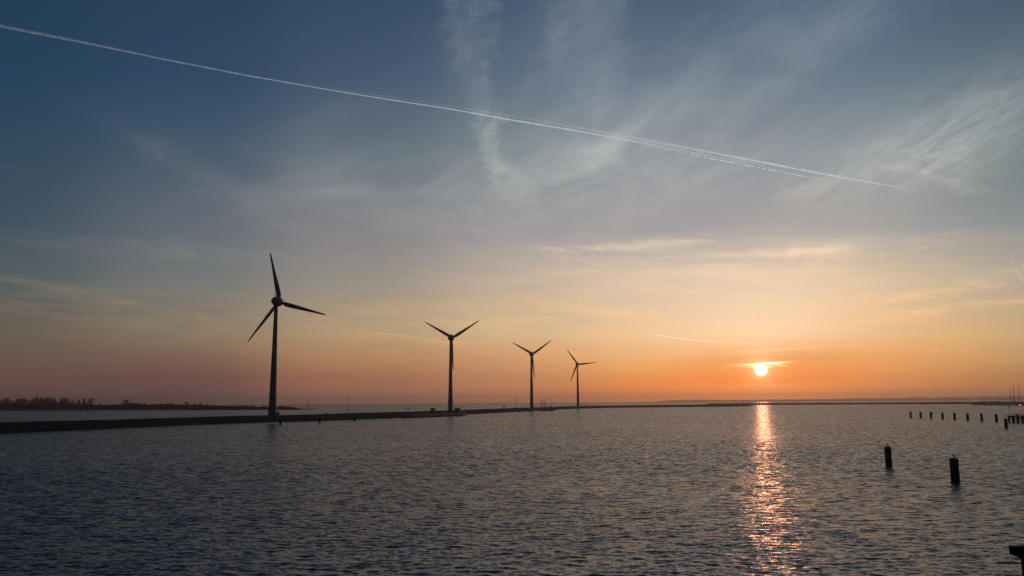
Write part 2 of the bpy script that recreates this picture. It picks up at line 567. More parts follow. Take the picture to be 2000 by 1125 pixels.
# ---------------------------------------------------------------- water
def build_water():
    az_f = np.arange(-46.0, 46.0001, math.degrees(0.00135))
    az_l = np.linspace(-180, -46, 60, endpoint=False)
    az_r = np.linspace(46, 180, 60)[1:-1]
    azs = np.radians(np.concatenate([az_l, az_f, az_r]))
    rs, r = [2.0, 8.0, 14.0, 20.0], 20.0
    while r < 340:
        r += max(0.075, 0.0023 * r)
        rs.append(r)
    while r < 10000:
        r *= 1.04
        rs.append(r)
    rs = np.array(rs)
    A, Rr = np.meshgrid(azs, rs)
    X = (Rr * np.sin(A)).astype(np.float32).ravel()
    Y = (Rr * np.cos(A)).astype(np.float32).ravel()
    rr = Rr.ravel()
    fade = np.clip((330 - rr) / 150, 0, 1)
    fade = (fade * fade * (3 - 2 * fade)).astype(np.float32)
    fade *= (np.abs(np.degrees(A.ravel())) < 46)
    act = np.nonzero(fade > 0)[0]
    x, y, fd, ra = X[act], Y[act], fade[act], rr[act].astype(np.float32)
    dz = np.zeros_like(x)
    dx = np.zeros_like(x)
    dy = np.zeros_like(x)
    kept = np.zeros_like(x)
    full = 0.0
    g = np.random.RandomState(11)
    NW = 130
    lam = np.exp(np.linspace(math.log(0.17), math.log(1.6), NW)) * (1 + 0.02 * g.randn(NW))
    S = WAVE_SLOPE * math.sqrt(2.0 / NW)
    gust = 1.0 + 0.28 * np.sin(x * 0.031 + 0.7 * np.sin(y * 0.023)) * np.sin(y * 0.041 + x * 0.012 + 1.3)
    for i in range(NW):
        th = R(83) + R(25) * g.randn()
        k = 2 * math.pi / lam[i]
        kx, ky = k * math.cos(th), k * math.sin(th)
        s = S * (1.0 if lam[i] < 0.62 else 0.60)
        a = s / k
        ph = kx * x + ky * y + g.rand() * 6.2832
        kp = np.clip((lam[i] - 0.0020 * ra) / (0.0024 * ra), 0, 1)   # waves finer than the mesh fade out
        amp = a * kp
        kept += (s * kp) ** 2
        full += s * s
        sn, cs = np.sin(ph), np.cos(ph)
        dz += amp * cs
        dx -= amp * (0.9 * math.cos(th)) * sn
        dy -= amp * (0.9 * math.sin(th)) * sn
    Z = np.zeros_like(X)
    calm = np.ones_like(X)
    calm[act] = np.sqrt(np.clip(1 - kept / full * fd * fd, 0, 1))
    Z[act] = dz * fd * gust
    X[act] += dx * fd
    Y[act] += dy * fd
    nr, na = A.shape
    idx = np.arange(nr * na).reshape(nr, na)
    nxt = np.roll(idx, -1, axis=1)
    quads = np.stack([idx[:-1].ravel(), idx[1:].ravel(), nxt[1:].ravel(), nxt[:-1].ravel()], 1).astype(np.int32)
    me = bpy.data.meshes.new('water')
    me.vertices.add(nr * na)
    me.vertices.foreach_set('co', np.stack([X, Y, Z], 1).astype(np.float32).ravel())
    nq = len(quads)
    me.loops.add(nq * 4)
    me.loops.foreach_set('vertex_index', quads[:, ::-1].ravel())
    me.polygons.add(nq)
    me.polygons.foreach_set('loop_start', np.arange(0, nq * 4, 4, dtype=np.int32))
    me.polygons.foreach_set('loop_total', np.full(nq, 4, dtype=np.int32))
    me.polygons.foreach_set('use_smooth', np.ones(nq, dtype=bool))
    at_ = me.attributes.new('calm', 'FLOAT', 'POINT')
    at_.data.foreach_set('value', calm.astype(np.float32))
    me.update(calc_edges=True)
    me.validate()
    m = bpy.data.materials.new('lake_water')
    m.use_nodes = True
    N = Nodes(m.node_tree)
    geo = N.new('ShaderNodeNewGeometry')
    an = N.new('ShaderNodeAttribute', attribute_name='calm')
    far = an.outputs['Fac']
    mp = N.new('ShaderNodeMapping')
    mp.inputs['Scale'].default_value = (0.62, 1.7, 1.0)
    mp.inputs['Rotation'].default_value = (0, 0, R(12))
    N.link(geo.outputs['Position'], mp.inputs[0])
    n1 = N.noise(mp.outputs[0], 6.5, 3, 0.6, 0.3, True)       # ripples
    n2 = N.noise(mp.outputs[0], 1.1, 4, 0.65, 0.5, True)     # wind waves, where the mesh carries none
    n3 = N.noise(geo.outputs['Position'], 0.012, 3, 0.6)      # gusts

    def centred(c):
        n = N.new('ShaderNodeVectorMath', operation='SUBTRACT')
        N.link(c, n.inputs[0])
        n.inputs[1].default_value = (0.5, 0.5, 0.5)
        q = N.new('ShaderNodeVectorMath', operation='MULTIPLY')
        N.link(n.outputs[0], q.inputs[0])
        q.inputs[1].default_value = (1.15, 1.25, 0.0)
        return q.outputs[0]
    g3 = N.rng(n3, 0.3, 0.7, 0.55, 1.4)
    a1 = N.m('MULTIPLY', N.m('ADD', N.m('MULTIPLY', far, RIP_FAR - RIP_NEAR), RIP_NEAR), g3)
    a2 = N.m('MULTIPLY', N.m('MULTIPLY', far, WIND_FAR), g3)
    v = N.vadd(N.scale(centred(n1), a1), N.scale(centred(n2), a2))
    v = N.vadd(geo.outputs['Normal'], v)
    nn = N.new('ShaderNodeVectorMath', operation='NORMALIZE')
    N.link(v, nn.inputs[0])
    b = N.new('ShaderNodeBsdfPrincipled')
    b.inputs['Base Color'].default_value = (0.030, 0.026, 0.046, 1)
    b.inputs['IOR'].default_value = 1.333
    N.put(b.inputs['Roughness'], N.m('ADD', N.m('MULTIPLY', far, 0.10), 0.17))
    N.link(nn.outputs[0], b.inputs['Normal'])
    o = N.new('ShaderNodeOutputMaterial')
    N.link(b.outputs[0], o.inputs[0])
    me.materials.append(m)
    ob = bpy.data.objects.new('water', me)
    COL.objects.link(ob)
    tag(ob, 'rippled grey lake reflecting the sunset sky', 'water', kind='structure')


WAVE_SLOPE, RIP_NEAR, RIP_FAR, WIND_FAR = 0.205, 0.55, 0.8, 2.9
build_water()


# ---------------------------------------------------------------- banks
def bank(name, line, section, step, material, label, seed, rough=0.25, cap_noise=0.2):
    """a bank along a line of points; section = [(offset behind the line, height)], offset 0 is the near foot"""
    pts = [Vector((p[0], p[1], 0)) for p in line]
    dense, wts = [], []
    for i in range(len(pts) - 1):
        L = (pts[i + 1] - pts[i]).length
        n = max(1, int(L / step))
        for k in range(n):
            dense.append(pts[i].lerp(pts[i + 1], k / n))
    dense.append(pts[-1])
    # relax the corners of the line
    for _ in range(6):
        dense = [dense[0]] + [(dense[i - 1] + dense[i] * 2 + dense[i + 1]) / 4 for i in range(1, len(dense) - 1)] + [dense[-1]]
    rg = random.Random(seed)
    mb = MB()
    rows = []
    phase = [rg.random() * 6 for _ in range(6)]
    for i, p in enumerate(dense):
        d = (dense[min(i + 1, len(dense) - 1)] - dense[max(i - 1, 0)]).normalized()
        nrm = Vector((-d.y, d.x, 0))
        if nrm.y < 0 and abs(nrm.y) > 0.02:
            nrm = -nrm
        s = i * step
        low = math.sin(s * 0.021 + phase[0]) + 0.6 * math.sin(s * 0.057 + phase[1]) + 0.4 * math.sin(s * 0.13 + phase[2])
        endf = min(1.0, (len(dense) - 1 - i) / 14 + 0.05)
        row = []
        for off, z in section:
            j = rg.uniform(-1, 1)
            zz = z if z <= 0 else z * endf + (j * rough + low * cap_noise * 0.4) * min(1, z / 2) * endf
            oo = off + rg.uniform(-1, 1) * rough * (1.6 if 0 < z < 2 or off == 0 else 0.6)
            row.append(p + nrm * oo + Vector((0, 0, zz)))
        rows.append(row)
    n = len(section)
    vs_ = [q for r in rows for q in r]
    fs_ = []
    for i in range(len(rows) - 1):
        for k in range(n - 1):
            a = i * n + k
            fs_.append((a, a + n, a + n + 1, a + 1))
    mb._add(vs_, fs_, False)
    o = mb.build(name, material)
    # faces look upwards
    me = o.data
    if sum(p.normal.z for p in me.polygons) < 0:
        me.flip_normals()
    return tag(o, label, 'bank', kind='structure')


dyke_px = [(-420, 866), (-200, 856), (0, 846.5), (100, 842), (200, 838), (300, 833.5), (400, 829), (535, 824.4), (640, 821.6), (700, 819.2), (790, 815.6),
           (880, 811.4), (960, 807), (1040, 803), (1130, 798.2), (1200, 796.4), (1300, 795.2), (1400, 794.4), (1478, 793.2)]
dyke_line = [ground(x, y) for x, y in dyke_px]
DYKE = [(-2, -1.2), (0, 0.0), (1.6, 0.7), (3.2, 1.4), (5.0, 2.2), (6.6, 2.9), (7.6, 3.2), (9.5, 3.3), (12.5, 3.25), (15.5, 3.2), (17, 2.9), (19, 2.0), (22, 0.8), (24, -1.2)]
bank('embankment', dyke_line, DYKE, 1.3, M['dyke'], 'long dark grassy dyke with a stone foot carrying the turbines', 3, 0.11, 0.25)

bw_px = [(1378, 790.9), (1450, 790.8), (1540, 790.6), (1640, 790.1), (1740, 789.6), (1840, 789.3), (1925, 788.9), (2100, 788)]
bw_line = [ground(x, y) for x, y in bw_px]
BW = [(-3, -1.5), (0, 0.0), (2, 0.9), (4, 1.8), (6, 2.6), (7.5, 3.3), (10, 3.5), (12.5, 3.2), (15, 2.0), (18, 0.6), (21, -1.5)]
bank('breakwater', bw_line, BW, 2.5, M['rock'], 'long low stone breakwater below the sun', 5, 0.45, 0.6)

# harbour mole on the right, a walled bank
hm_px = [(1911, 791.0), (1940, 791.1), (1975, 791.4), (2010, 791.8), (2120, 793)]
hm_line = [ground(x, y) for x, y in hm_px]
HM = [(-0.5, -1.5), (0, 0.0), (0.25, 2.6), (0.5, 4.6), (2.0, 5.0), (6, 5.3), (11, 5.2), (13, 4.6), (15, 2.0), (17, -1.5)]
bank('harbour_mole', hm_line, HM, 2.5, M['concrete'], 'dark walled harbour mole at the right edge', 8, 0.12, 0.25)
hm0 = hm_line[0]
mb = MB()
mb.loft([[(hm0.x - 1.2 + 0.8 * k, hm0.y + oy, z) for oy, z in ((-0.4, -1.5), (-0.2, 0.6 + 3.6 * f), (6, 0.8 + 4.0 * f), (14, 0.4 + 3.6 * f), (17, -1.5))] for k, f in ((0, 0.2), (1, 0.55), (2, 0.85), (3, 1.0))])
tag(mb.build('harbour_mole_head', M['concrete']), 'sloping end of the harbour mole', 'bank', kind='structure')

# island on the left
isl_px = [(-500, 802), (-200, 801.6), (0, 801.2), (120, 801.1), (250, 801), (400, 800.7), (500, 800.5), (585, 800.2), (592, 800.1)]
isl_line = [ground(x, y) for x, y in isl_px]
ISL = [(-4, -1.5), (0, 0.0), (3, 0.7), (10, 1.3), (25, 1.8), (50, 2.0), (75, 1.4), (90, -1.5)]
bank('island', isl_line, ISL, 6, M['shrub'], 'low flat island beyond the dyke', 12, 0.3, 0.4)


# ---------------------------------------------------------------- far shore
def far_shore():
    """low land on the horizon with hazy woods"""
    rg = random.Random(21)
    D = 8200.0
    prof = [(1285, 0.5), (1300, 2), (1320, 3.4), (1345, 4.2), (1380, 4.4), (1400, 3.2), (1430, 3.0), (1480, 3.2), (1550, 3.4), (1600, 3.6), (1640, 3.8), (1668, 5.2), (1700, 6.0), (1718, 4.6),
            (1735, 5.6), (1745, 4.4), (1785, 4.8), (1790, 7.6), (1806, 7.8), (1812, 5.2), (1835, 5.0), (1842, 6.4), (1880, 6.8), (1920, 7.4), (1960, 7.6), (2000, 8.8), (2060, 9.2), (2200, 8)]
    mb = MB()
    wood = MB()
    rows = []
    xs = np.arange(1285, 2200, 3.0)
    for x in xs:
        t = np.interp(x, [p[0] for p in prof], [p[1] for p in prof])
        b = at(x, 780, D)
        land = 2.0 + 0.25 * t * D / F
        rows.append([(b.x, D - 30, -1.5), (b.x, D, 1.5), (b.x, D + 60, land), (b.x, D + 300, land * 1.1), (b.x, D + 500, -1.5)])
        # clumps of tree crowns
        hgt = t * D / F * 0.95
        for _ in range(9):
            h = max(3.5, hgt * rg.uniform(0.45, 1.0))
            cx = b.x + rg.uniform(-6, 6)
            cy = D + rg.uniform(20, 160)
            r_ = rg.uniform(3.5, 8.0)
            for _k in range(5):
                p = Vector((cx + rg.gauss(0, r_ * 0.6), cy + rg.gauss(0, r_ * 0.6), land * 0.6 + h * rg.uniform(0.25, 1.0)))
                q = [p + Vector((rg.uniform(-1, 1), rg.uniform(-1, 1), rg.uniform(-1, 1))) * r_ for _i in range(3)]
                q = [Vector((v.x, v.y, min(max(v.z, 0.5), 2 + hgt))) for v in q]
                wood._add(q, [(0, 1, 2)])
    n = 5
    mb._add([q for r in rows for q in r], [(i * n + k, i * n + n + k, i * n + n + k + 1, i * n + k + 1) for i in range(len(rows) - 1) for k in range(n - 1)], True)
    o = mb.build('far_shore', M['wood_far'])
    if sum(p.normal.z for p in o.data.polygons) < 0:
        o.data.flip_normals()
    tag(o, 'hazy low shore on the horizon right of the turbines', 'land', kind='structure')
    w_ = wood.build('far_wood', M['wood_far'])
    tag(w_, 'hazy line of woods along the far shore', 'woods', kind='stuff')


far_shore()


# ---------------------------------------------------------------- wind turbines
HUB_H = 57.0


def blade_mb(L, chord, pitch):
    """one blade along +Z, flat in the XZ plane (rotor plane), turned by its pitch"""
    st = [(0.00, 0.46, 0.9, 0.02), (0.025, 0.74, 0.6, 0.07), (0.05, 0.94, 0.42, 0.11), (0.10, 1.02, 0.32, 0.13), (0.19, 1.0, 0.26, 0.12), (0.32, 0.90, 0.21, 0.10), (0.45, 0.76, 0.18, 0.07),
          (0.6, 0.61, 0.16, 0.05), (0.75, 0.48, 0.15, 0.03), (0.88, 0.36, 0.14, 0.015), (0.96, 0.27, 0.14, 0.0), (1.0, 0.10, 0.15, -0.02)]
    rings = []
    for t, c, th, off in st:
        tw = pitch + R(14) * (1 - t) ** 2
        cc = c * chord
        ring = []
        for k in range(12):
            a = 2 * math.pi * k / 12
            x = math.cos(a) * cc / 2
            y = math.sin(a) * cc / 2 * th * (1.0 if math.cos(a) < 0 else (1 - 0.6 * math.cos(a)))
            x += off * chord
            ring.append((x * math.cos(tw) - y * math.sin(tw), x * math.sin(tw) + y * math.cos(tw), t * L))
        rings.append(ring)
    return MB().loft(rings)


def turbine(px, base, depth, yaw, angles, label, first=None):
    """the rotor faces away from the viewer: its axis is turned by yaw from +Y to the right"""
    if first is None:
        root = thing('wind_turbine', base, 0, label, 'wind turbine', 'wind turbines on the dyke')
        H = HUB_H - base.z
        prof = [(0, 1.92), (1.2, 1.86), (5, 1.74), (14, 1.52), (28, 1.22), (42, 0.96), (H - 2.0, 0.80)]
        mb = MB()
        mb.tube([(0, 0, z) for z, _ in prof], [r for _, r in prof], 32)
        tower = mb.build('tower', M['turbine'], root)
        mb = MB()
        mb.tube([(0, 0, -0.4), (0, 0, 0.5), (0, 0, 0.55)], [2.5, 2.5, 2.1], 32, smooth=False)
        mb.build('foundation', M['concrete'], root)
        for zz in (14.0, 28.0, 42.0):
            r0 = np.interp(zz, [p[0] for p in prof], [p[1] for p in prof])
            MB().tube([(0, 0, zz - 0.08), (0, 0, zz + 0.08)], [r0 + 0.03, r0 + 0.025], 32).build('flange_ring', M['turbine'], tower)
        mb = MB()
        mb.box((0.3, -1.83, 1.7), (0.9, 0.3, 2.1))
        mb.build('door', M['turbine_base'], tower)
        mb = MB()
        for k in range(5):
            mb.box((0.3, -2.1 - 0.26 * k, 0.62 - 0.2 * k), (1.1, 0.24, 0.1))
        mb.build('steps', M['steel'], root)
        # head: egg shaped nacelle, hub, blades; +Y is where the rotor faces
        nac = MB()
        pr = [(-3.3, 0.05), (-3.2, 0.55), (-2.8, 1.05), (-2.0, 1.60), (-1.0, 2.05), (0.2, 2.32), (1.2, 2.40), (1.9, 2.38), (2.1, 2.28)]
        nac.tube([(0, y, 0) for y, _ in pr], [r for _, r in pr], 28)
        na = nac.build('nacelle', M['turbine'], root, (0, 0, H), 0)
        hub = MB()
        pr = [(2.15, 2.22), (2.5, 2.24), (3.4, 2.0), (4.2, 1.5), (4.8, 0.8), (5.05, 0.08)]
        hub.tube([(0, y, 0) for y, _ in pr], [r for _, r in pr], 28)
        hub.build('hub', M['turbine'], root, (0, 0, H))
        yk = MB()
        yk.tube([(0, 0, H - 2.6), (0, 0, H - 1.2)], [0.95, 1.1], 24)
        yk.build('yaw_bearing', M['turbine'], root)
        an = MB()
        an.tube([(-0.35, -1.3, 1.8), (-0.35, -1.3, 3.4)], 0.05, 6).tube([(0.35, -1.3, 1.8), (0.35, -1.3, 3.1)], 0.05, 6).tube([(-0.55, -1.3, 2.7), (0.55, -1.3, 2.7)], 0.045, 6)
        an.ball((-0.35, -1.3, 3.5), 0.14).box((0.35, -1.3, 3.15), (0.5, 0.06, 0.2))
        an.build('wind_vane', M['dark_steel'], root, (0, 0, H))
        bl = blade_mb(23.0, 2.25, R(12))
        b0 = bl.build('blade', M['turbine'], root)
        for _ in range(2):
            c = b0.copy()
            COL.objects.link(c)
            c.parent = root
    else:
        root = copy_tree(first)
        root.location = base
        root['label'] = label
    root.rotation_euler.z = -yaw
    root.scale = (1, 1, 1)
    H = HUB_H - 3.25
    bs = [o for o in root.children if o.name.startswith('blade')]
    for o, a in zip(bs, angles):
        # in the plane seen from the viewer's side: x right, z up
        a = R(a)
        o.location = (math.cos(a) * 1.6, 3.1, H + math.sin(a) * 1.6)
        o.rotation_euler = (0, math.pi / 2 - a, 0)
    return root


def dyke_pt(px, depth, z=3.25):
    p = at(px, 785, depth)
    return Vector((p.x, depth, z))


t1 = turbine(532, dyke_pt(532.5, 384), 384, R(10), (103, -16, -129.5), 'largest dark wind turbine, nearest on the left, a small cabinet at its foot')
t1.scale = (1.028, 1.028, 1.028)
t2 = turbine(880, dyke_pt(879.8, 592), 592, R(9), (149, 31, -87), 'second nearest wind turbine, one blade pointing straight down, standing behind the red barge', t1)
t3 = turbine(1038, dyke_pt(1038.5, 803), 803, R(20), (149.5, 33, -85), 'wind turbine just left of the fishing boat, two blades raised in a V', t1)
t4 = turbine(1129, dyke_pt(1129, 1028), 1028, R(4), (124, 4.5, -113), 'smallest and farthest wind turbine, one blade pointing level to the right', t1)


# ---------------------------------------------------------------- things on the dyke
def cabinet(px, depth, w, h, d, label):
    b = dyke_pt(px, depth, 3.2)
    o = thing('utility_cabinet', b, 0.2, label, 'cabinet')
    MB().box((0, 0, 0.1), (w + 0.2, d + 0.2, 0.3)).build('plinth', M['concrete'], o)
    MB().box((0, 0, 0.25 + h / 2), (w, d, h)).build('housing', M['dark_steel'], o)
    MB().box((0, 0, 0.25 + h + 0.06), (w + 0.16, d + 0.16, 0.12), taper=0.9).build('roof', M['steel'], o)
    for s in (-1, 1):
        MB().box((s * w / 4, -d / 2 - 0.02, 0.25 + h / 2), (w / 2 - 0.08, 0.05, h - 0.15)).build('door', M['turbine_base'], o)
    return o


cabinet(543.6, 381, 1.2, 1.7, 1.0, 'small dark cabinet at the foot of the largest turbine')
cabinet(845.5, 585, 3.2, 1.7, 2.0, 'wide dark cabinet on the dyke left of the second turbine')


def street_lamp(px, depth, h, arms, label):
    b = dyke_pt(px, depth, 3.2)
    o = thing('street_lamp', b, 0, label, 'street lamp', 'street lamps on the dyke')
    MB().tube([(0, 0, -0.3), (0, 0, 1.2), (0, 0, 1.25), (0, 0, h - 0.8)], [0.18, 0.17, 0.14, 0.11], 10).build('pole', M['steel'], o)
    for s in arms:
        MB().tube([(0, 0, h - 0.8), (s * 0.12, 0, h - 0.35), (s * 0.5, 0, h - 0.08), (s * 1.1, 0, h)], 0.08, 8).build('arm', M['steel'], o)
        MB().loft([[(s * x, y, z) for y, z in ((-w_, h - 0.04), (w_, h - 0.04), (w_ * 0.8, h + t_), (-w_ * 0.8, h + t_))] for x, w_, t_ in ((1.05, 0.06, 0.06), (1.3, 0.14, 0.12), (1.8, 0.13, 0.11), (2.0, 0.05, 0.04))], smooth=False).build('lamp_head', M['steel'], o)
    return o


street_lamp(679.5, 436, 9.6, (1,), 'street lamp with a single arm, on the dyke between the two nearest turbines')
street_lamp(1008.5, 752, 9.9, (-1, 1), 'faint street lamp with two arms, left of the turbine by the fishing boat')


def sign_post(px, depth, z0, h, shape, label, group=None, name='sign_post'):
    b = dyke_pt(px, depth, z0)
    o = thing(name, b, 0, label, 'sign', group)
    MB().tube([(0, 0, -0.6), (0, 0, h - 0.3)], 0.16, 8).build('post', M['dark_steel'], o)
    if shape == 'disc':
        MB().tube([(0, -0.08, h - 0.6), (0, 0.08, h - 0.6)], 0.62, 14, smooth=False).build('board', M['dark_steel'], o)
    elif shape == 'square':
        MB().box((0, 0, h - 0.5), (0.9, 0.12, 1.0)).build('board', M['dark_steel'], o)
    else:
        MB().tube([(0, 0, h - 0.3), (0, 0, h), (0, 0, h + 0.3)], [0.28, 0.3, 0.05], 10).build('lantern', M['dark_steel'], o)
    return o


gs = 'signal posts along the dyke'
sign_post(981.7, 705, 3.2, 2.7, 'square', 'left of two short dark sign posts, on the dyke left of the double lamp', gs)
sign_post(984.8, 709, 3.2, 2.8, 'disc', 'right of two short dark sign posts, on the dyke left of the double lamp', gs)
sign_post(1137.3, 1040, 3.2, 3.0, 'disc', 'round board on a post, first to the right of the farthest turbine', gs)
sign_post(1141.0, 1046, 3.2, 6.0, 'lantern', 'thin tall light pole between two short posts, right of the farthest turbine', gs)
sign_post(1144.6, 1052, 3.2, 3.2, 'square', 'narrow board on a post, third to the right of the farthest turbine', gs)
sign_post(1301.3, 1228, 2.9, 2.6, 'square', 'tiny dark post standing alone on the spit left of the sun', gs)
p = ground(1405, 790.5)
sign_post(1405, p.y + 9, 3.2, 6.2, 'lantern', 'taller light beacon at the left end of the stone breakwater', gs)
sign_post(1412, p.y + 9, 3.2, 3.2, 'disc', 'round board on a post beside the breakwater beacon', gs)
sign_post(1462.3, p.y + 9, 3.2, 4.2, 'lantern', 'light post just left of the sun glitter, beside the hut', gs)
sign_post(1569.6, p.y + 9, 3.2, 6.3, 'lantern', 'light beacon on the breakwater right of the sun', gs)


def hut(px, depth):
    b = dyke_pt(px, depth, 3.2)
    o = thing('hut', b, 0, 'tiny dark hut on the breakwater left of the sun glitter', 'hut')
    MB().box((0, 0, 1.3), (2.4, 2.4, 2.7)).build('wall', M['concrete'], o)
    MB().prism([(-1.45, 2.66), (1.45, 2.66), (0, 3.5)], -1.4, 1.4).build('roof', M['dark_steel'], o)
    MB().box((0.3, -1.22, 1.0), (0.9, 0.06, 2.0)).build('door', M['timber'], o)


hut(1451.3, ground(1451, 790.5).y + 9)


def channel_marker(px, py, h, kind, label):
    b = ground(px, py)
    o = thing('channel_marker', b, 0, label, 'marker', 'channel markers beyond the dyke')
    if kind == 'twin':
        for s in (-1, 1):
            MB().tube([(s * 0.75, 0, -1.5), (s * 0.5, 0, h * 0.72)], 0.2, 8).build('leg', M['dark_steel'], o)
        for zb in (0.28, 0.5):
            MB().box((0, 0, h * zb), (1.4, 0.16, 0.16)).build('brace', M['dark_steel'], o)
        MB().box((0, 0, h * 0.66), (2.2, 0.2, 1.9)).build('board', M['dark_steel'], o)
        MB().tube([(0, 0, h * 0.75), (0, 0, h * 0.86)], 0.2, 8).ball((0, 0, h - 0.75), 0.8).build('top_mark', M['dark_steel'], o)
    else:
        MB().tube([(0, 0, -1.5), (0, 0, h - 0.8)], [0.3, 0.22], 8).build('pole', M['dark_steel'], o)
        MB().tube([(0, 0, h - 1.6), (0, 0, h - 0.9), (0, 0, h - 0.2), (0, 0, h)], [0.3, 0.75, 0.75, 0.3], 10, smooth=False).build('top_mark', M['dark_steel'], o)
    return o


channel_marker(602, 800, 10.6, 'twin', 'two-legged channel marker with a ball on top, right of the island tip')
channel_marker(621.4, 800, 8.2, 'pole', 'single-pole channel marker right of the two-legged one')
channel_marker(457.8, 800.6, 9.6, 'pole', 'single-pole channel marker in front of the island')
channel_marker(171, 808, 2.6, 'pole', 'short marker pole in the water before the bare trees')


# ---------------------------------------------------------------- mooring piles and birds
def make_pile():
    o = thing('mooring_pile', (0, 0, 0), 0, 'x', 'mooring pile', 'mooring piles')
    rg = random.Random(4)
    rings = []
    for z in np.linspace(-0.6, 1.0, 15):
        ring = []
        rr = 0.5 * (1.0 + 0.02 * math.sin(z * 9)) * (1.0 if z < 0.96 else 0.93)
        for k in range(18):
            a = 2 * math.pi * k / 18
            f = 1 + 0.05 * math.cos(6 * a) + rg.uniform(-0.015, 0.015)
            ring.append((math.cos(a) * rr * f, math.sin(a) * rr * f, z))
        rings.append(ring)
    MB().loft(rings).build('shaft', M['pile'], o)
    MB().tube([(0, 0, 0.90), (0, 0, 0.965)], 0.535, 18).build('band', M['dark_steel'], o)
    MB().tube([(0, 0, 0.99), (0, 0, 1.03), (0, 0, 1.045)], [0.49, 0.40, 0.12], 18).build('cap', M['dark_steel'], o)
    return o


def make_bird():
    """a standing bird, upright, one continuous body with neck, head, bill, tail and legs"""
    mb = MB()
    spine = [(-0.20, 0.02, 0.075), (-0.15, 0.0, 0.11), (-0.08, 0.0, 0.16), (0.0, 0.0, 0.21), (0.05, 0, 0.27), (0.07, 0, 0.33), (0.075, 0, 0.375), (0.09, 0, 0.41), (0.115, 0, 0.425), (0.14, 0, 0.425), (0.20, 0, 0.418)]
    rad = [0.012, 0.045, 0.075, 0.085, 0.07, 0.045, 0.034, 0.038, 0.035, 0.016, 0.004]
    mb.tube(spine, rad, 10)
    for s in (-1, 1):
        mb.tube([(0.0, s * 0.035, 0.15), (0.01, s * 0.035, 0.07), (0.0, s * 0.035, 0.0)], [0.02, 0.009, 0.009], 6)
        mb.tube([(-0.01, s * 0.035, 0.008), (0.05, s * 0.04, 0.008)], [0.012, 0.006], 5)
        mb.tube([(-0.21, s * 0.03, 0.10), (-0.08, s * 0.075, 0.18), (0.03, s * 0.065, 0.26)], [0.008, 0.03, 0.02], 6)
    return mb.build('bird', M['bird'])


pile0, bird0 = make_pile(), make_bird()
used = {'p': False, 'b': False}


def pile(px, py_base, py_top, wpx, label, group, bird=None, k=0):
    b = ground(px, py_base)
    dist = b.y
    top = h_at(py_top, px, dist)
    dia = wpx * dist / F
    o = pile0 if not used['p'] else copy_tree(pile0)
    used['p'] = True
    o.location = b
    o.scale = (dia, dia, top)
    o.rotation_euler.z = k * 0.7
    o['label'], o['group'] = label, group
    if bird:
        q = bird0 if not used['b'] else bird0.copy()
        if used['b']:
            COL.objects.link(q)
        used['b'] = True
        q.location = (b.x + 0.02, b.y, top * 1.045 - 0.003)
        q.rotation_euler.z = bird[1]
        s = bird[0]
        q.scale = (s, s, s)
        tag(q, bird[2], 'bird', 'birds perched on the piles')
    return o


gp = 'mooring piles off the jetty'
pile(1736.3, 911, 873.6, 11.6, 'thick dark pile alone in the water, the farther of the two large ones', 'large piles near the viewer', (1.0, 2.2, 'small dark bird on top of the farther of the two large piles'), 1)
pile(1866.5, 942.8, 896, 15.0, 'thickest and nearest dark pile, standing right of the other large pile', 'large piles near the viewer', (1.02, 1.8, 'dark upright bird on top of the nearest large pile'), 2)
ords = ['first', 'second', 'third', 'fourth', 'fifth', 'sixth', 'seventh', 'eighth']
row = [(1779, 815.2, 804.3, 4.0), (1798.6, 816, 804.8, 4.1), (1819, 817, 805.0, 4.3), (1841.3, 818, 806.2, 4.4), (1865, 819.4, 807.0, 4.5), (1890.4, 820.8, 807.8, 4.7), (1917.8, 822.3, 808.6, 4.9), (1946.6, 823.9, 809.4, 5.2)]
for i, (x, yb, yt, w_) in enumerate(row):
    lab = '%s thin pile from the left in the long row before the jetty' % ords[i]
    if i == 2:
        lab = 'thin pile with a yellow patch on its side, in the long row before the jetty'
    o = pile(x, yb, yt, w_, lab, gp, (1.05, 0.5 + i * 0.9, 'tiny bird on top of the %s pile from the left in the long row' % ords[i]), i)
    if i == 2:
        MB().box((-0.42, -0.34, 0.84), (0.36, 0.18, 0.16), rz=-0.7).build('sunlit_rim', M['yellow'], o)  # sunlit edge of the pile, put in as a yellow box
pile(1965.6, 836, 818.6, 6.3, 'short thick pile just left of and nearer than the jetty', gp, (1.1, 1.2, 'small bird on top of the short pile left of the jetty'), 9)
gd = 'short piles at the foot of the dyke'
pile(547.6, 829, 817, 5.2, 'short dark pile at the dyke foot just right of the largest turbine', gd, None, 3)
pile(624.2, 825.3, 815, 4.6, 'short dark pile at the dyke foot below the two channel markers', gd, None, 4)
pile(692.6, 822, 812.5, 4.6, 'short dark pile at the dyke foot just right of the single-arm lamp', gd, None, 5)
pile(1015, 805.2, 800, 3.0, 'tiny pile at the dyke foot below the double-arm lamp', gd, None, 6)
pile(1034, 804.4, 800, 3.0, 'tiny pile at the dyke foot just left of the V-bladed turbine', gd, None, 7)
pile(1084, 801.2, 797.5, 2.6, 'tiny pile just right of the fishing boat', gd, None, 8)
pile(1098.5, 800.4, 797, 2.4, 'tiny pile at the dyke foot midway between fishing boat and farthest turbine', gd, None, 9)
for i, x in enumerate((757, 763, 769)):
    pile(x, 817.9 - 0.06 * (x - 757), 812, 2.4, 'thin stake at the dyke foot left of the barge', 'stakes left of the barge', None, i)


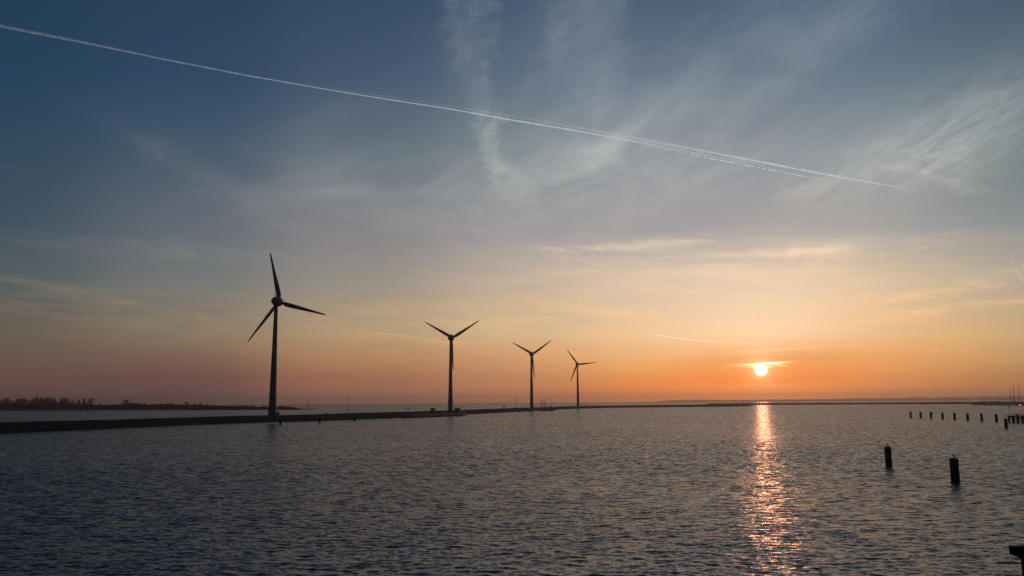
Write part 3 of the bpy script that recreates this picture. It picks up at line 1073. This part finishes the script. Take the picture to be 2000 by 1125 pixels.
# ---------------------------------------------------------------- jetty on the right
def jetty():
    b = ground(1978.5, 825.5)
    D, s = b.y, b.y / F
    zd = h_at(811.6, 1985, D)
    o = thing('jetty', (b.x, D, 0), 0, 'dark timber jetty with a railing at the right edge', 'jetty')
    L = 14.0
    MB().box((L / 2 - 1.3, 1.2, zd - 0.14), (L, 2.6, 0.28)).box((L / 2 - 1.3, -0.2, zd - 0.36), (L, 0.24, 0.3)).build('deck', M['timber'], o)
    for k in range(6):
        x = k * 1.85
        for y in (0.0, 2.3):
            MB().tube([(x, y, -2), (x, y, zd + (0.55 if k == 1 and y == 0 else -0.2))], 0.36, 12).build('post', M['pile'], o)
        MB().tube([(x + 0.3, -0.1, zd - 0.4), (x + 1.0, -0.1, zd - 1.1), (x + 1.55, -0.1, zd - 1.2)], 0.13, 6).build('brace', M['timber'], o)
    MB().prism([(-1.3, zd - 0.3), (-0.25, zd - 0.3), (-0.25, zd - 1.2)], 0.0, 0.25).build('bracket', M['timber'], o)
    for z in (zd - 1.35, 0.55):
        MB().box((L / 2 - 0.6, -0.42, z), (L - 0.4, 0.16, 0.26)).build('crossbeam', M['timber'], o)
    rl = MB()
    for z in (0.5, 0.95):
        rl.tube([(-1.2, 0, zd + z), (L - 1.4, 0, zd + z)], 0.055, 6)
    for k in range(12):
        rl.tube([(-1.2 + k * 1.15, 0, zd), (-1.2 + k * 1.15, 0, zd + 0.95)], 0.055, 6)
    rl.build('railing', M['dark_steel'], o)
    f = thing('flagpole', (b.x - 0.85, D + 0.6, zd), 0, 'thin flagpole with a small dark flag on the jetty end', 'flagpole')
    h = h_at(793.8, 1974, D) - zd
    MB().tube([(0, 0, 0), (0, 0, h)], [0.06, 0.04], 8).build('pole', M['dark_steel'], f)
    fl = []
    for k in range(6):
        x = 0.04 + k * 0.11
        y = 0.05 * math.sin(k * 1.1)
        fl.append([(x, y - 0.01, h - 0.45 - k * 0.01), (x, y + 0.01, h - 0.45 - k * 0.01), (x, y + 0.01, h - 0.02 - k * 0.02), (x, y - 0.01, h - 0.02 - k * 0.02)])
    MB().loft(fl).build('flag', M['flag'], f)


jetty()


def corner_post():
    D = 14.0
    s = D / F
    p = at(1993, 1090, D)
    zt = h_at(1067, 1985, D)
    o = thing('timber_post', (p.x + 0.06, D, 0), 0, 'dark timber post with a cap beam in the near right corner', 'post')
    MB().box((0.20, 0.045, zt / 2 - 0.65), (0.40, 0.09, zt + 1.2)).build('post', M['timber'], o)
    t = zt - h_at(1084, 1985, D)
    a, hang = 0.185, 0.075
    MB().prism([(-a + 0.012, zt), (-a, zt - 0.012), (-a + 0.01, zt - t), (-0.005, zt - t - hang), (0.405, zt - t - hang), (0.59, zt - t), (0.60, zt - 0.012), (0.588, zt)], -0.03, 0.10).build('cap_beam', M['timber'], o)
    mb = MB()
    for k in (0.12, 0.28):
        mb.tube([(k, -0.055, zt - t / 2), (k, -0.025, zt - t / 2)], 0.022, 8)
    mb.build('bolt', M['dark_steel'], o)


corner_post()


# ---------------------------------------------------------------- boats
def hull_mb(L, W, H, z0=-0.5, bow=0.35, sheer=0.25, stern=0.8):
    """a hull along +X with a pointed bow"""
    rings = []
    for t in np.linspace(0, 1, 13):
        w_ = W * (1.0 if t < 1 - bow else math.cos((t - 1 + bow) / bow * math.pi / 2) ** 0.6 if t < 0.999 else 0.02)
        w_ *= stern + (1 - stern) * min(1, t * 5)
        top = H * (1 + sheer * (2 * t - 0.9) ** 2 * (1 if t > 0.45 else 0.5))
        x = (t - 0.5) * L
        lean = 0.06 * L * max(0, t - 0.6)
        rings.append([(x + lean, -w_ / 2, top), (x + lean * 0.4, -w_ * 0.45, 0.3), (x, -w_ * 0.30, z0), (x, w_ * 0.30, z0), (x + lean * 0.4, w_ * 0.45, 0.3), (x + lean, w_ / 2, top)])
    return MB().loft(rings)


def barge():
    a, b = ground(782, 816.6), ground(903, 811.2)
    a, b = a + Vector((1.2, -3.5, 0)), b + Vector((1.2, -3.5, 0))
    c = (a + b) / 2
    L = (b - a).length * 0.98
    rz = math.atan2(b.y - a.y, b.x - a.x)
    o = thing('barge', (c.x, c.y, 0), rz, 'long low red hulled barge moored at the dyke below the second turbine', 'barge')
    H = 1.35
    # stern (with the wheelhouse) is on the far right, so the bow points at -X
    h = hull_mb(L, 6.2, H, bow=0.1, sheer=0.22, stern=0.92)
    ho = h.build('hull', M['red_hull'], o)
    ho.rotation_euler.z = math.pi
    MB().box((-3, 0, H + 0.35), (L * 0.68, 4.6, 0.75), taper=0.98).build('hatch_cover', M['black_hull'], o)
    e = L / 2
    wh = MB().box((e - 9, 0, H + 1.0), (9, 4.6, 2.0)).build('deckhouse', M['turbine_base'], o)
    MB().box((e - 10, 0, H + 3.05), (3.6, 3.4, 2.1), taper=0.94).build('wheelhouse', M['turbine_base'], o)
    MB().box((e - 10, -1.72, H + 3.35), (2.9, 0.08, 0.9)).build('window', M['glass'], o)
    MB().box((e - 3.2, -1.0, H + 0.55), (2.6, 2.2, 1.1)).build('sunlit_stern', M['orange'], o)  # orange box stands in for sunlight on the aft end
    MB().tube([(e - 8, 0.4, H + 2), (e - 8, 0.4, H + 6.3)], [0.1, 0.06], 8).build('mast', M['steel'], o)
    m_ = MB().tube([(-e + 3, 0, H), (-e + 3, 0, H + 5.2)], [0.12, 0.08], 8).tube([(-e + 3, -1.6, H + 4.1), (-e + 3, 1.4, H + 4.1)], 0.06, 6)
    m_ = m_.build('mast', M['steel'], o)
    MB().ball((-e + 3, 0, H + 5.5), (0.4, 0.4, 0.45)).build('lantern', M['dark_steel'], m_)
    MB().loft([[(-e + 3 + 0.2 * k, -1.6 - 0.42 * k, H + 3.6 + 0.14 * k), (-e + 3.03 + 0.2 * k, -1.6 - 0.42 * k, H + 3.6 + 0.14 * k), (-e + 3.03 + 0.2 * k, -1.6 - 0.42 * k, H + 4.5 + 0.1 * k), (-e + 3 + 0.2 * k, -1.6 - 0.42 * k, H + 4.5 + 0.1 * k)] for k in range(4)]).build('flag', M['flag'], m_)
    rl = MB()
    for k in range(int(L / 2.4)):
        x = -e + 2.5 + k * 2.4
        if x < e - 2:
            rl.tube([(x, -2.9, H), (x, -2.9, H + 0.9)], 0.04, 5)
    rl.tube([(-e + 2.5, -2.9, H + 0.9), (e - 2.5, -2.9, H + 0.9)], 0.04, 5)
    rl.build('railing', M['steel'], o)


barge()


def fishing_boat():
    b = ground(1068.5, 802.6)
    D = b.y
    o = thing('fishing_boat', (b.x, D - 1, 0), 0.12, 'dark fishing boat with a lattice gantry and crossed mast, moored right of the V-bladed turbine', 'boat')
    L = 12.8
    MBh = hull_mb(L, 4.0, 1.6, bow=0.4, sheer=0.5)
    MBh.build('hull', M['black_hull'], o)
    MB().box((3.3, 0, 2.9), (3.6, 2.8, 2.7), taper=0.92).build('wheelhouse', M['turbine_base'], o)
    MB().box((3.3, -1.38, 3.4), (2.6, 0.1, 0.8)).build('window', M['glass'], o)
    MB().box((4.9, -1.1, 3.0), (0.7, 0.7, 2.0)).build('door', M['orange'], o)  # orange box painted in for a sunlit patch
    g = MB()
    for x in (-6.0, -2.0):
        for y in (-1.4, 1.4):
            g.tube([(x, y, 1.5), (x, y, 10.4 if y < 0 else 10.0)], 0.14, 6)
    for z in (5.0, 7.6, 10.4):
        g.tube([(-6.3, -1.4, z), (-1.7, -1.4, z)], 0.15, 6).tube([(-6.0, -1.4, z - 0.2), (-6.0, 1.4, z - 0.2)], 0.1, 6).tube([(-2, -1.4, z - 0.2), (-2, 1.4, z - 0.2)], 0.1, 6)
    for x0, x1, z0, z1 in ((-6, -4, 5.0, 7.6), (-2, -4, 5.0, 7.6), (-6, -4.5, 9.0, 7.6), (-2, -3.5, 9.0, 7.6)):
        g.tube([(x0, -1.4, z0), (x1, -1.4, z1)], 0.08, 5)
    g.build('gantry', M['dark_steel'], o)
    MB().tube([(3.6, 0, 4), (3.6, 0, 13.6)], [0.2, 0.1], 8).tube([(1.7, 0, 12.2), (5.6, 0, 12.2)], 0.09, 6).build('mast', M['dark_steel'], o)
    MB().tube([(3.0, -0.4, 3.5), (0.4, -0.4, 10.8)], 0.11, 6).build('derrick', M['dark_steel'], o)
    MB().tube([(4.2, -0.4, 3.5), (5.6, -0.4, 8.2)], 0.09, 6).build('derrick', M['dark_steel'], o)
    MB().tube([(-0.8, 0, 1.5), (-0.8, 0, 7.8)], 0.13, 6).build('post', M['dark_steel'], o)
    MB().box((-0.6, -1.9, 0.9), (1.8, 0.5, 1.2)).build('sunlit_hull_patch', M['orange'], o)  # orange block painted in for low sun on the hull side


fishing_boat()


def sailing_boat(px_top, py_top, depth, lean, label, big=1.0):
    top = at(px_top, py_top, depth)
    b = Vector((top.x - math.tan(lean) * top.z, depth, 0))
    o = thing('sailing_boat', b, 0, label, 'sailing boat', 'sailing boats behind the harbour mole')
    L = 9.5 * big
    hull_mb(L, 3.0 * big, 1.1, bow=0.55, sheer=0.2).build('hull', M['blue'], o)
    MB().box((-0.6, 0, 1.45), (L * 0.4, 1.7, 0.6), taper=0.85).build('cabin', M['white'], o)
    h = top.z
    dx = math.tan(lean) * h
    MB().tube([(0, 0, 0.9), (dx, 0, h)], [0.36 * big, 0.2 * big], 8).build('mast', M['dark_steel'], o)
    MB().tube([(0.1, 0, 2.2), (-L * 0.38, 0, 2.3)], 0.14, 6).build('boom', M['dark_steel'], o)
    rg_ = MB()
    rg_.tube([(dx, 0, h * 0.97), (L * 0.5, 0, 1.2)], 0.03, 4).tube([(dx, 0, h * 0.99), (-L * 0.48, 0, 1.1)], 0.03, 4)
    for s in (-1, 1):
        rg_.tube([(dx, 0, h * 0.95), (dx * 0.5, s * 0.9, h * 0.5), (0, s * 1.4, 1.0)], 0.03, 4)
    rg_.build('rigging', M['dark_steel'], o)
    return o


dd = ground(1975, 791.4).y + 26
sailing_boat(1972.2, 760, dd, 0.0, 'sailing boat with the left of three bare masts, hull hidden behind the harbour mole', 0.9)
sailing_boat(1978.6, 750.5, dd + 6, 0.0, 'sailing boat with the tallest thick bare mast, hull hidden behind the harbour mole', 1.25)
sailing_boat(1988.4, 752, dd + 3, 0.0, 'sailing boat with the right of three bare masts, hull hidden behind the harbour mole', 1.1)
sailing_boat(1978.3, 771, dd + 20, 0.0, 'sailing boat with a short thin mast beside the tallest mast', 0.7)
for x, y0, lab in ((1922, 776, 'thin light pole near the outer end of the harbour mole'), (1930, 777.5, 'second thin light pole from the outer end of the harbour mole'), (1957.2, 771, 'tall light pole on the harbour mole left of the masts')):
    q = ground(x, 791.2)
    o = thing('light_pole', (q.x, q.y + 6, 5.1), 0, lab, 'pole', 'light poles on the harbour mole')
    h = h_at(y0, x, q.y + 6) - 5.1
    MB().tube([(0, 0, -0.5), (0, 0, h)], [0.16, 0.11], 8).build('pole', M['dark_steel'], o)
    MB().box((0, -0.1, h), (0.5, 0.6, 0.22)).build('lamp_head', M['dark_steel'], o)


def motor_boat(px, py, L, hull_m, cab_m, label, rz, lit=False):
    b = ground(px, py)
    o = thing('motor_boat', (b.x, b.y, 0), rz, label, 'boat')
    H = 0.16 * L
    hull_mb(L, 0.36 * L, H, bow=0.5, sheer=0.35).build('hull', hull_m, o)
    c = MB().box((-0.06 * L, 0, H + 0.15 * L), (0.42 * L, 0.26 * L, 0.34 * L), taper=0.82).build('cabin', cab_m, o)
    MB().box((-0.06 * L, -0.126 * L, H + 0.20 * L), (0.30 * L, 0.03 * L, 0.11 * L)).build('window', M['glass'], c)
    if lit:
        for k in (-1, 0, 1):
            MB().ball((-0.06 * L + k * 0.16 * L, -0.17 * L, H + 0.05 * L), (0.05 * L, 0.03 * L, 0.035 * L)).build('added_glow', M['lamp'], o)  # glowing balls added in place of sun glint, no real lamps
    MB().tube([(-0.4 * L, 0.1 * L, H), (-0.4 * L, -0.1 * L, H + 0.02 * L)], 0.02 * L, 6).build('rail', M['steel'], o)
    return o


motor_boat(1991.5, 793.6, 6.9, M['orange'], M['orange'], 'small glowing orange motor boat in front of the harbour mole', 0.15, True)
motor_boat(1936.5, 792.0, 6.0, M['white'], M['white'], 'small pale motor boat against the harbour mole wall', 0.1)
motor_boat(2003, 792.5, 8.0, M['blue'], M['blue'], 'dark blue motor boat at the edge right of the orange one', 0.2)


# ---------------------------------------------------------------- trees and shrubs of the island
def make_tree(kind, seed):
    """a bare winter tree of height 1 x 10 m: trunk with limbs, and a twig crown"""
    rg = random.Random(seed)
    o = thing('bare_tree', (0, 0, 0), 0, 'x', 'tree')
    H = 10.0
    tr, cr = MB(), MB()
    W = {'poplar': 1.3, 'round': 2.9, 'open': 2.2}[kind]
    W *= 1.2
    tr.tube([(0, 0, -0.3), (0.05, 0, H * 0.3), (0.1 * rg.uniform(-1, 1), 0, H * 0.65), (0, 0, H * 0.93)], [0.26, 0.20, 0.12, 0.03], 7)
    n = {'poplar': 26, 'round': 30, 'open': 22}[kind]
    for i in range(n):
        z = H * (0.07 + 0.80 * (i / n))
        a = rg.uniform(0, 6.283)
        if kind == 'poplar':
            reach = W * (0.5 + 0.5 * math.sin(math.pi * min(1, i / n + 0.15))) * rg.uniform(0.6, 1.1)
            rise = reach * rg.uniform(1.2, 2.4)
        else:
            reach = W * math.sqrt(max(0.05, 1 - ((i / n) - 0.45) ** 2 * 3)) * rg.uniform(0.6, 1.1)
            rise = reach * rg.uniform(0.3, 0.95)
        e = Vector((math.cos(a) * reach, math.sin(a) * reach, min(z + rise, H)))
        st = Vector((0, 0, z))
        mid = st.lerp(e, 0.5) + Vector((0, 0, -0.15 * reach))
        tr.tube([st, mid, e], [0.085, 0.055, 0.02], 5)
        # twigs: thin slivers fanning from the limb
        for _ in range(64 if kind != 'open' else 44):
            t = rg.uniform(0.25, 1.0)
            p = st.lerp(e, t)
            d = Vector((rg.gauss(math.cos(a) * 0.4, 0.6), rg.gauss(math.sin(a) * 0.4, 0.6), rg.uniform(0.1, 1.2))).normalized() * rg.uniform(0.5, 1.25)
            w_ = Vector((rg.uniform(-1, 1), rg.uniform(-1, 1), rg.uniform(-0.4, 0.4))).normalized() * rg.uniform(0.06, 0.15)
            cr._add([p - w_, p + w_, p + d], [(0, 1, 2)])
    tr.build('trunk', M['bark'], o)
    cr.build('crown', M['bark'], o)
    return o


protos = {'poplar': make_tree('poplar', 1), 'round': make_tree('round', 2), 'open': make_tree('open', 3)}
seen = set()
clump = 'bare trees in the dense clump on the island'
LBL = 'bare winter tree in the dense clump at the left end of the island'
trees = [(-14, 779, 'poplar'), (-6, 777.5, 'open'), (4, 780, 'poplar'), (9, 778, 'poplar'), (15.5, 777, 'poplar'), (21, 780.5, 'open'), (27, 781, 'open'), (33.5, 778, 'poplar'), (38, 778.5, 'round'), (43, 777, 'poplar'),
         (48, 777.5, 'poplar'), (53, 779, 'open'), (61, 779.5, 'round'), (65.5, 777, 'poplar'), (71, 774.5, 'poplar'), (76, 777.5, 'open'), (80.5, 775.5, 'poplar'), (86, 776.5, 'round'), (91, 776.5, 'poplar'), (96.5, 776, 'poplar'),
         (103, 776.8, 'round'), (108, 781, 'open'), (113, 783, 'open'), (119, 777, 'poplar'), (124, 776, 'poplar'), (129.5, 776.5, 'round'), (137, 783, 'open'), (141.5, 780, 'open'), (0, 783, 'open'), (12, 783.5, 'round'), (24, 784, 'open'), (30, 785, 'round'), (57, 784, 'open'), (68, 783, 'round'), (84, 782, 'open'),
         (100, 783, 'open'), (106, 784.5, 'round'), (116, 785, 'open'), (122, 783, 'round'), (134, 785, 'open'), (147, 785, 'open'), (157, 786, 'open'), (169, 785.5, 'open')]
low_trees = [(196, 788), (207, 789.5), (221, 789), (233, 788.5), (252, 786.5), (266, 787), (283, 787.5), (298, 788.5), (313, 787.5), (336, 787.8), (349, 788.8), (379, 788), (404, 789), (419, 789.8), (438, 790.5), (468, 790), (494, 791), (536, 791.3), (552, 791.5)]
solo = [(152.5, 780, 'poplar', 'slender pointed bare tree between the dense clump and the two last tall trees'),
        (163, 778, 'poplar', 'narrow bare tree standing just left of the last big round one'),
        (176.3, 777, 'round', 'big round bare tree at the right end of the dense clump'),
        (245.5, 779.3, 'round', 'tall bare tree standing alone in the middle of the island'),
        (259, 786, 'round', 'low bushy tree just right of the tall lone one'),
        (273, 787.5, 'round', 'low wide bushy tree, second right of the tall lone one'),
        (327, 787.8, 'round', 'low wide bushy tree in the middle of the island, right half'),
        (364, 784.5, 'round', 'small upright tree standing above the island shrubs'),
        (391.5, 786, 'round', 'small round tree above the shrubs, right of the small upright one'),
        (479, 789.5, 'open', 'faint low tree on the thin part of the island, left of the largest turbine'),
        (515, 788, 'open', 'faint low tree on the island just left of the largest turbine')]
rt = random.Random(9)
for i, t in enumerate(trees + solo + [(x, y, 'round') for x, y in low_trees]):
    x, yt, kd = t[:3]
    base_d = np.interp(x, [p[0] for p in isl_px], [p.y for p in isl_line]) + rt.uniform(22, 48)
    b = at(x, 790, base_d)
    top = h_at(yt, x, base_d)
    z0 = 1.6
    o = protos[kd] if kd not in seen else copy_tree(protos[kd])
    seen.add(kd)
    o.location = (b.x, base_d, z0)
    s = (top - z0) / 10.0
    wx = s * (1.0 if i < len(trees) else 1.15)
    if i >= len(trees) + len(solo) or len(t) > 3 and ('wide' in t[3] or 'bushy' in t[3]):
        wx = s * 1.7
    o.scale = (wx, wx, s)
    o.rotation_euler.z = rt.uniform(0, 6.28)
    if len(t) > 3:
        tag(o, t[3], 'tree', 'single trees along the island')
    elif i < len(trees):
        tag(o, LBL, 'tree', clump)
    else:
        tag(o, 'low bushy bare tree among the shrubs on the right part of the island', 'tree', 'low bushy trees among the island shrubs')


def shrubs():
    """the thicket and reeds covering the island, one mass"""
    rg = random.Random(31)
    prof = [(-500, 789), (0, 790), (185, 790), (190, 791.3), (228, 791.5), (240, 789.5), (255, 788.5), (280, 789.5), (292, 790.6), (315, 789), (335, 789.3), (345, 791), (380, 790.5), (395, 790.5), (402, 792),
            (420, 792.3), (445, 793.5), (470, 792.5), (485, 793.2), (500, 794.5), (530, 794.8), (543, 794.5), (552, 794), (565, 795), (572, 795.2), (580, 797), (590, 799.2)]
    px_, py_ = [p[0] for p in prof], [p[1] for p in prof]
    mb = MB()
    for _ in range(15000):
        x = rg.uniform(-320, 590) if rg.random() < 0.25 else rg.uniform(-20, 588)
        base = np.interp(x, [p[0] for p in isl_px], [p.y for p in isl_line])
        d = base + rg.uniform(2, 40)
        top = h_at(np.interp(x, px_, py_), x, d)
        top = max(0.5, top)
        p = at(x, 790, d)
        z = rg.uniform(0.0, 1.0) ** 0.8 * top
        h = rg.uniform(0.7, 2.2)
        w_ = rg.uniform(0.4, 1.3)
        z = min(z, max(0.2, top - 0.5 * h))
        a = rg.uniform(0, 3.14)
        ux, uy = math.cos(a) * w_, math.sin(a) * w_
        lean = rg.uniform(-0.5, 0.5)
        mb._add([(p.x - ux, d - uy, z - h * 0.5), (p.x + ux, d + uy, z - h * 0.5), (p.x + ux * 0.8 + lean, d + uy, z + h * 0.4), (p.x + lean * 0.6, d, z + h * 0.65), (p.x - ux * 0.8 + lean, d - uy, z + h * 0.35)], [(0, 1, 2, 3, 4)])
    o = mb.build('thicket', M['shrub'])
    tag(o, 'dense dark winter thicket and reeds covering the island', 'thicket', kind='stuff')


shrubs()


def bush(px, depth, w_, h, label):
    b = dyke_pt(px, depth, 3.2)
    o = thing('bush', b, 0, label, 'bush')
    rg = random.Random(5)
    mb = MB()
    st = MB()
    for _ in range(14):
        a, r_ = rg.uniform(0, 6.28), rg.uniform(0.2, 1.0) * w_ / 2
        e = (math.cos(a) * r_, math.sin(a) * r_, h * rg.uniform(0.5, 0.9))
        st.tube([(0, 0, -0.1), e], [0.05, 0.015], 5)
        for _k in range(26):
            q = Vector(e) * rg.uniform(0.5, 1.05)
            d = Vector((rg.uniform(-1, 1), rg.uniform(-1, 1), rg.uniform(-0.3, 1))) * 0.32
            w2 = Vector((rg.uniform(-1, 1), rg.uniform(-1, 1), 0)) * 0.09
            mb._add([q - w2, q + w2, q + d], [(0, 1, 2)])
    st.build('stem', M['bark'], o)
    mb.build('foliage', M['shrub'], o)


bush(637.5, 412, 2.3, 1.5, 'small round bush on the dyke crest left of the single-arm lamp')


# ---------------------------------------------------------------- condensation trails, vapour tubes at 9 km, their glow put in for sunlight
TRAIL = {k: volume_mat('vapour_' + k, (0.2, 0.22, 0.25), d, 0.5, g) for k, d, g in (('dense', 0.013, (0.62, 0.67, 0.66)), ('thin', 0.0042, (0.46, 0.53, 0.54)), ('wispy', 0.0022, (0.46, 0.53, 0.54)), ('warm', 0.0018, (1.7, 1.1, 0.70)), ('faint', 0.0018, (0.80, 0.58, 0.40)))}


def strand(name, pts, wid, material, parent, seed, jitter=0.25, n=9, step=6.0, alt=9000.0, gaps=0.0):
    """pts: photograph pixels the trail passes; wid: width in pixels at each of them"""
    xs = np.array([p[0] for p in pts], float)
    seg = np.concatenate([[0], np.cumsum(np.hypot(np.diff(xs), np.diff([p[1] for p in pts])))])
    s = np.arange(0, seg[-1], step)
    px, py = np.interp(s, seg, xs), np.interp(s, seg, [p[1] for p in pts])
    w_ = np.interp(s, seg, wid)
    for _ in range(8):          # smooth bends
        py[1:-1] = (py[:-2] + 2 * py[1:-1] + py[2:]) / 4
    rg = np.random.RandomState(seed)
    mb = MB()

    def flush(rows):
        if len(rows) > 2:
            mb.loft(rows)
    rows = []
    for i in range(len(s)):
        c = ground(px[i], py[i], alt)
        r_ = w_[i] * 0.5 * (c - CAM).length / F
        if gaps and rg.rand() < gaps and len(rows) > 2:
            flush(rows)
            rows = []
            continue
        j = ground(px[min(i + 1, len(s) - 1)], py[min(i + 1, len(s) - 1)], alt) - ground(px[max(i - 1, 0)], py[max(i - 1, 0)], alt)
        t = j.normalized()
        a = Vector((0, 0, 1))
        b = t.cross(a).normalized()
        rr = r_ * (1 + jitter * rg.uniform(-1, 1))
        ring = []
        for k in range(n):
            th = 2 * math.pi * k / n
            f = rr * (1 + jitter * 0.6 * rg.uniform(-1, 1))
            ring.append(c + (a * math.cos(th) + b * math.sin(th)) * f)
        rows.append(ring)
    flush(rows)
    o = mb.build(name, material, parent)
    return o


def trail(pts, wid, label, kind='thin', alt=9000.0, seed=1, jitter=0.15):
    o = strand('condensation_trail', pts, wid, TRAIL[kind], None, seed, jitter, alt=alt)
    tag(o, label, 'contrail', 'condensation trails in the sky')
    return o


big = thing('condensation_trail', (0, 0, 0), 0, 'long bright condensation trail sloping down across the whole sky', 'contrail', 'condensation trails in the sky')
faintline = [(-260, -2), (0, 52), (180, 87), (330, 118), (480, 147), (640, 175), (750, 193)]
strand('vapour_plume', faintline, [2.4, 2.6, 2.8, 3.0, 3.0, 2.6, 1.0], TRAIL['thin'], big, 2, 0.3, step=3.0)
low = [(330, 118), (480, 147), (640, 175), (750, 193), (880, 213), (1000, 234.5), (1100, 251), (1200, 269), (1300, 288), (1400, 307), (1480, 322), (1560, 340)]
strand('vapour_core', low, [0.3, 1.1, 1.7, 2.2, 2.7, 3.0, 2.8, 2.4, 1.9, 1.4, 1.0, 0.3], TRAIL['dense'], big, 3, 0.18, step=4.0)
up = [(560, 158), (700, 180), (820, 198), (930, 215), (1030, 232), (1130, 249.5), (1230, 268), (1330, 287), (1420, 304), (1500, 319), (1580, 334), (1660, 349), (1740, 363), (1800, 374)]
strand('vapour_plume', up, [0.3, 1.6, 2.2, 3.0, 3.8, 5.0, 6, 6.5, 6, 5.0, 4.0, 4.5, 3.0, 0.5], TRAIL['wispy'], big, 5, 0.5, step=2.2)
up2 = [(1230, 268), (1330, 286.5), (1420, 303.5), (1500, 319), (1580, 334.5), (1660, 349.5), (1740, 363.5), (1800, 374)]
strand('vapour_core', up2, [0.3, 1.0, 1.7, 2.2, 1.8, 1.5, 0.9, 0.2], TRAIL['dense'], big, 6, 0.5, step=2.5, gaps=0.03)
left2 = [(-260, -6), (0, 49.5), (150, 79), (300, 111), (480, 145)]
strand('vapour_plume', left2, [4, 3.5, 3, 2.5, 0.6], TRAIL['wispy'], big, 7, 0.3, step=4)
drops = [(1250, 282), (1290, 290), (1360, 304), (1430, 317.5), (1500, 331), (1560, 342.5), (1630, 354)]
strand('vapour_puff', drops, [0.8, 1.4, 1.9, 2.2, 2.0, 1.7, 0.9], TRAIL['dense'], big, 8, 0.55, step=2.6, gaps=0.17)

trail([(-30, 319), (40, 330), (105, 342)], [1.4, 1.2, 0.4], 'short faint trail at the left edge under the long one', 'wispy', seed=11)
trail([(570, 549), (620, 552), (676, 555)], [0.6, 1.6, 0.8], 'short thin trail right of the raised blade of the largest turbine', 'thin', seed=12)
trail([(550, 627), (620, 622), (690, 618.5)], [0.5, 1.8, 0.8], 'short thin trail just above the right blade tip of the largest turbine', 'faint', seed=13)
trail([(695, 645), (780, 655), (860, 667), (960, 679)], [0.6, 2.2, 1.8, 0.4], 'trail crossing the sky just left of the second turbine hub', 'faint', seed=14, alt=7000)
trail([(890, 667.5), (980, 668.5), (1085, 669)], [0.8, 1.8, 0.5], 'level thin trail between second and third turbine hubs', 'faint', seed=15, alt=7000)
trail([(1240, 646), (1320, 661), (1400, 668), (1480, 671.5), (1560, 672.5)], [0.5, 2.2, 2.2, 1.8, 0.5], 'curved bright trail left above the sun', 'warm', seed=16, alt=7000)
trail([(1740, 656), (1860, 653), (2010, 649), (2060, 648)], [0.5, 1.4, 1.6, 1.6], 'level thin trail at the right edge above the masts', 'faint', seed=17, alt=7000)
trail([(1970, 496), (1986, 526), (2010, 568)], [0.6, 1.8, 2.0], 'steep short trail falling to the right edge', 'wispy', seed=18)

# ---------------------------------------------------------------- haze, one closed box round the whole scene
HAZE = 1.5e-4
mb = MB()
mb.box((0, 0, 44.0), (21000, 21000, 95.0))
hz = mb.build('haze', volume_mat('evening_haze', (0.92, 0.78, 0.74), HAZE, 0.8))
tag(hz, 'thin evening haze over the lake', 'haze', kind='stuff')
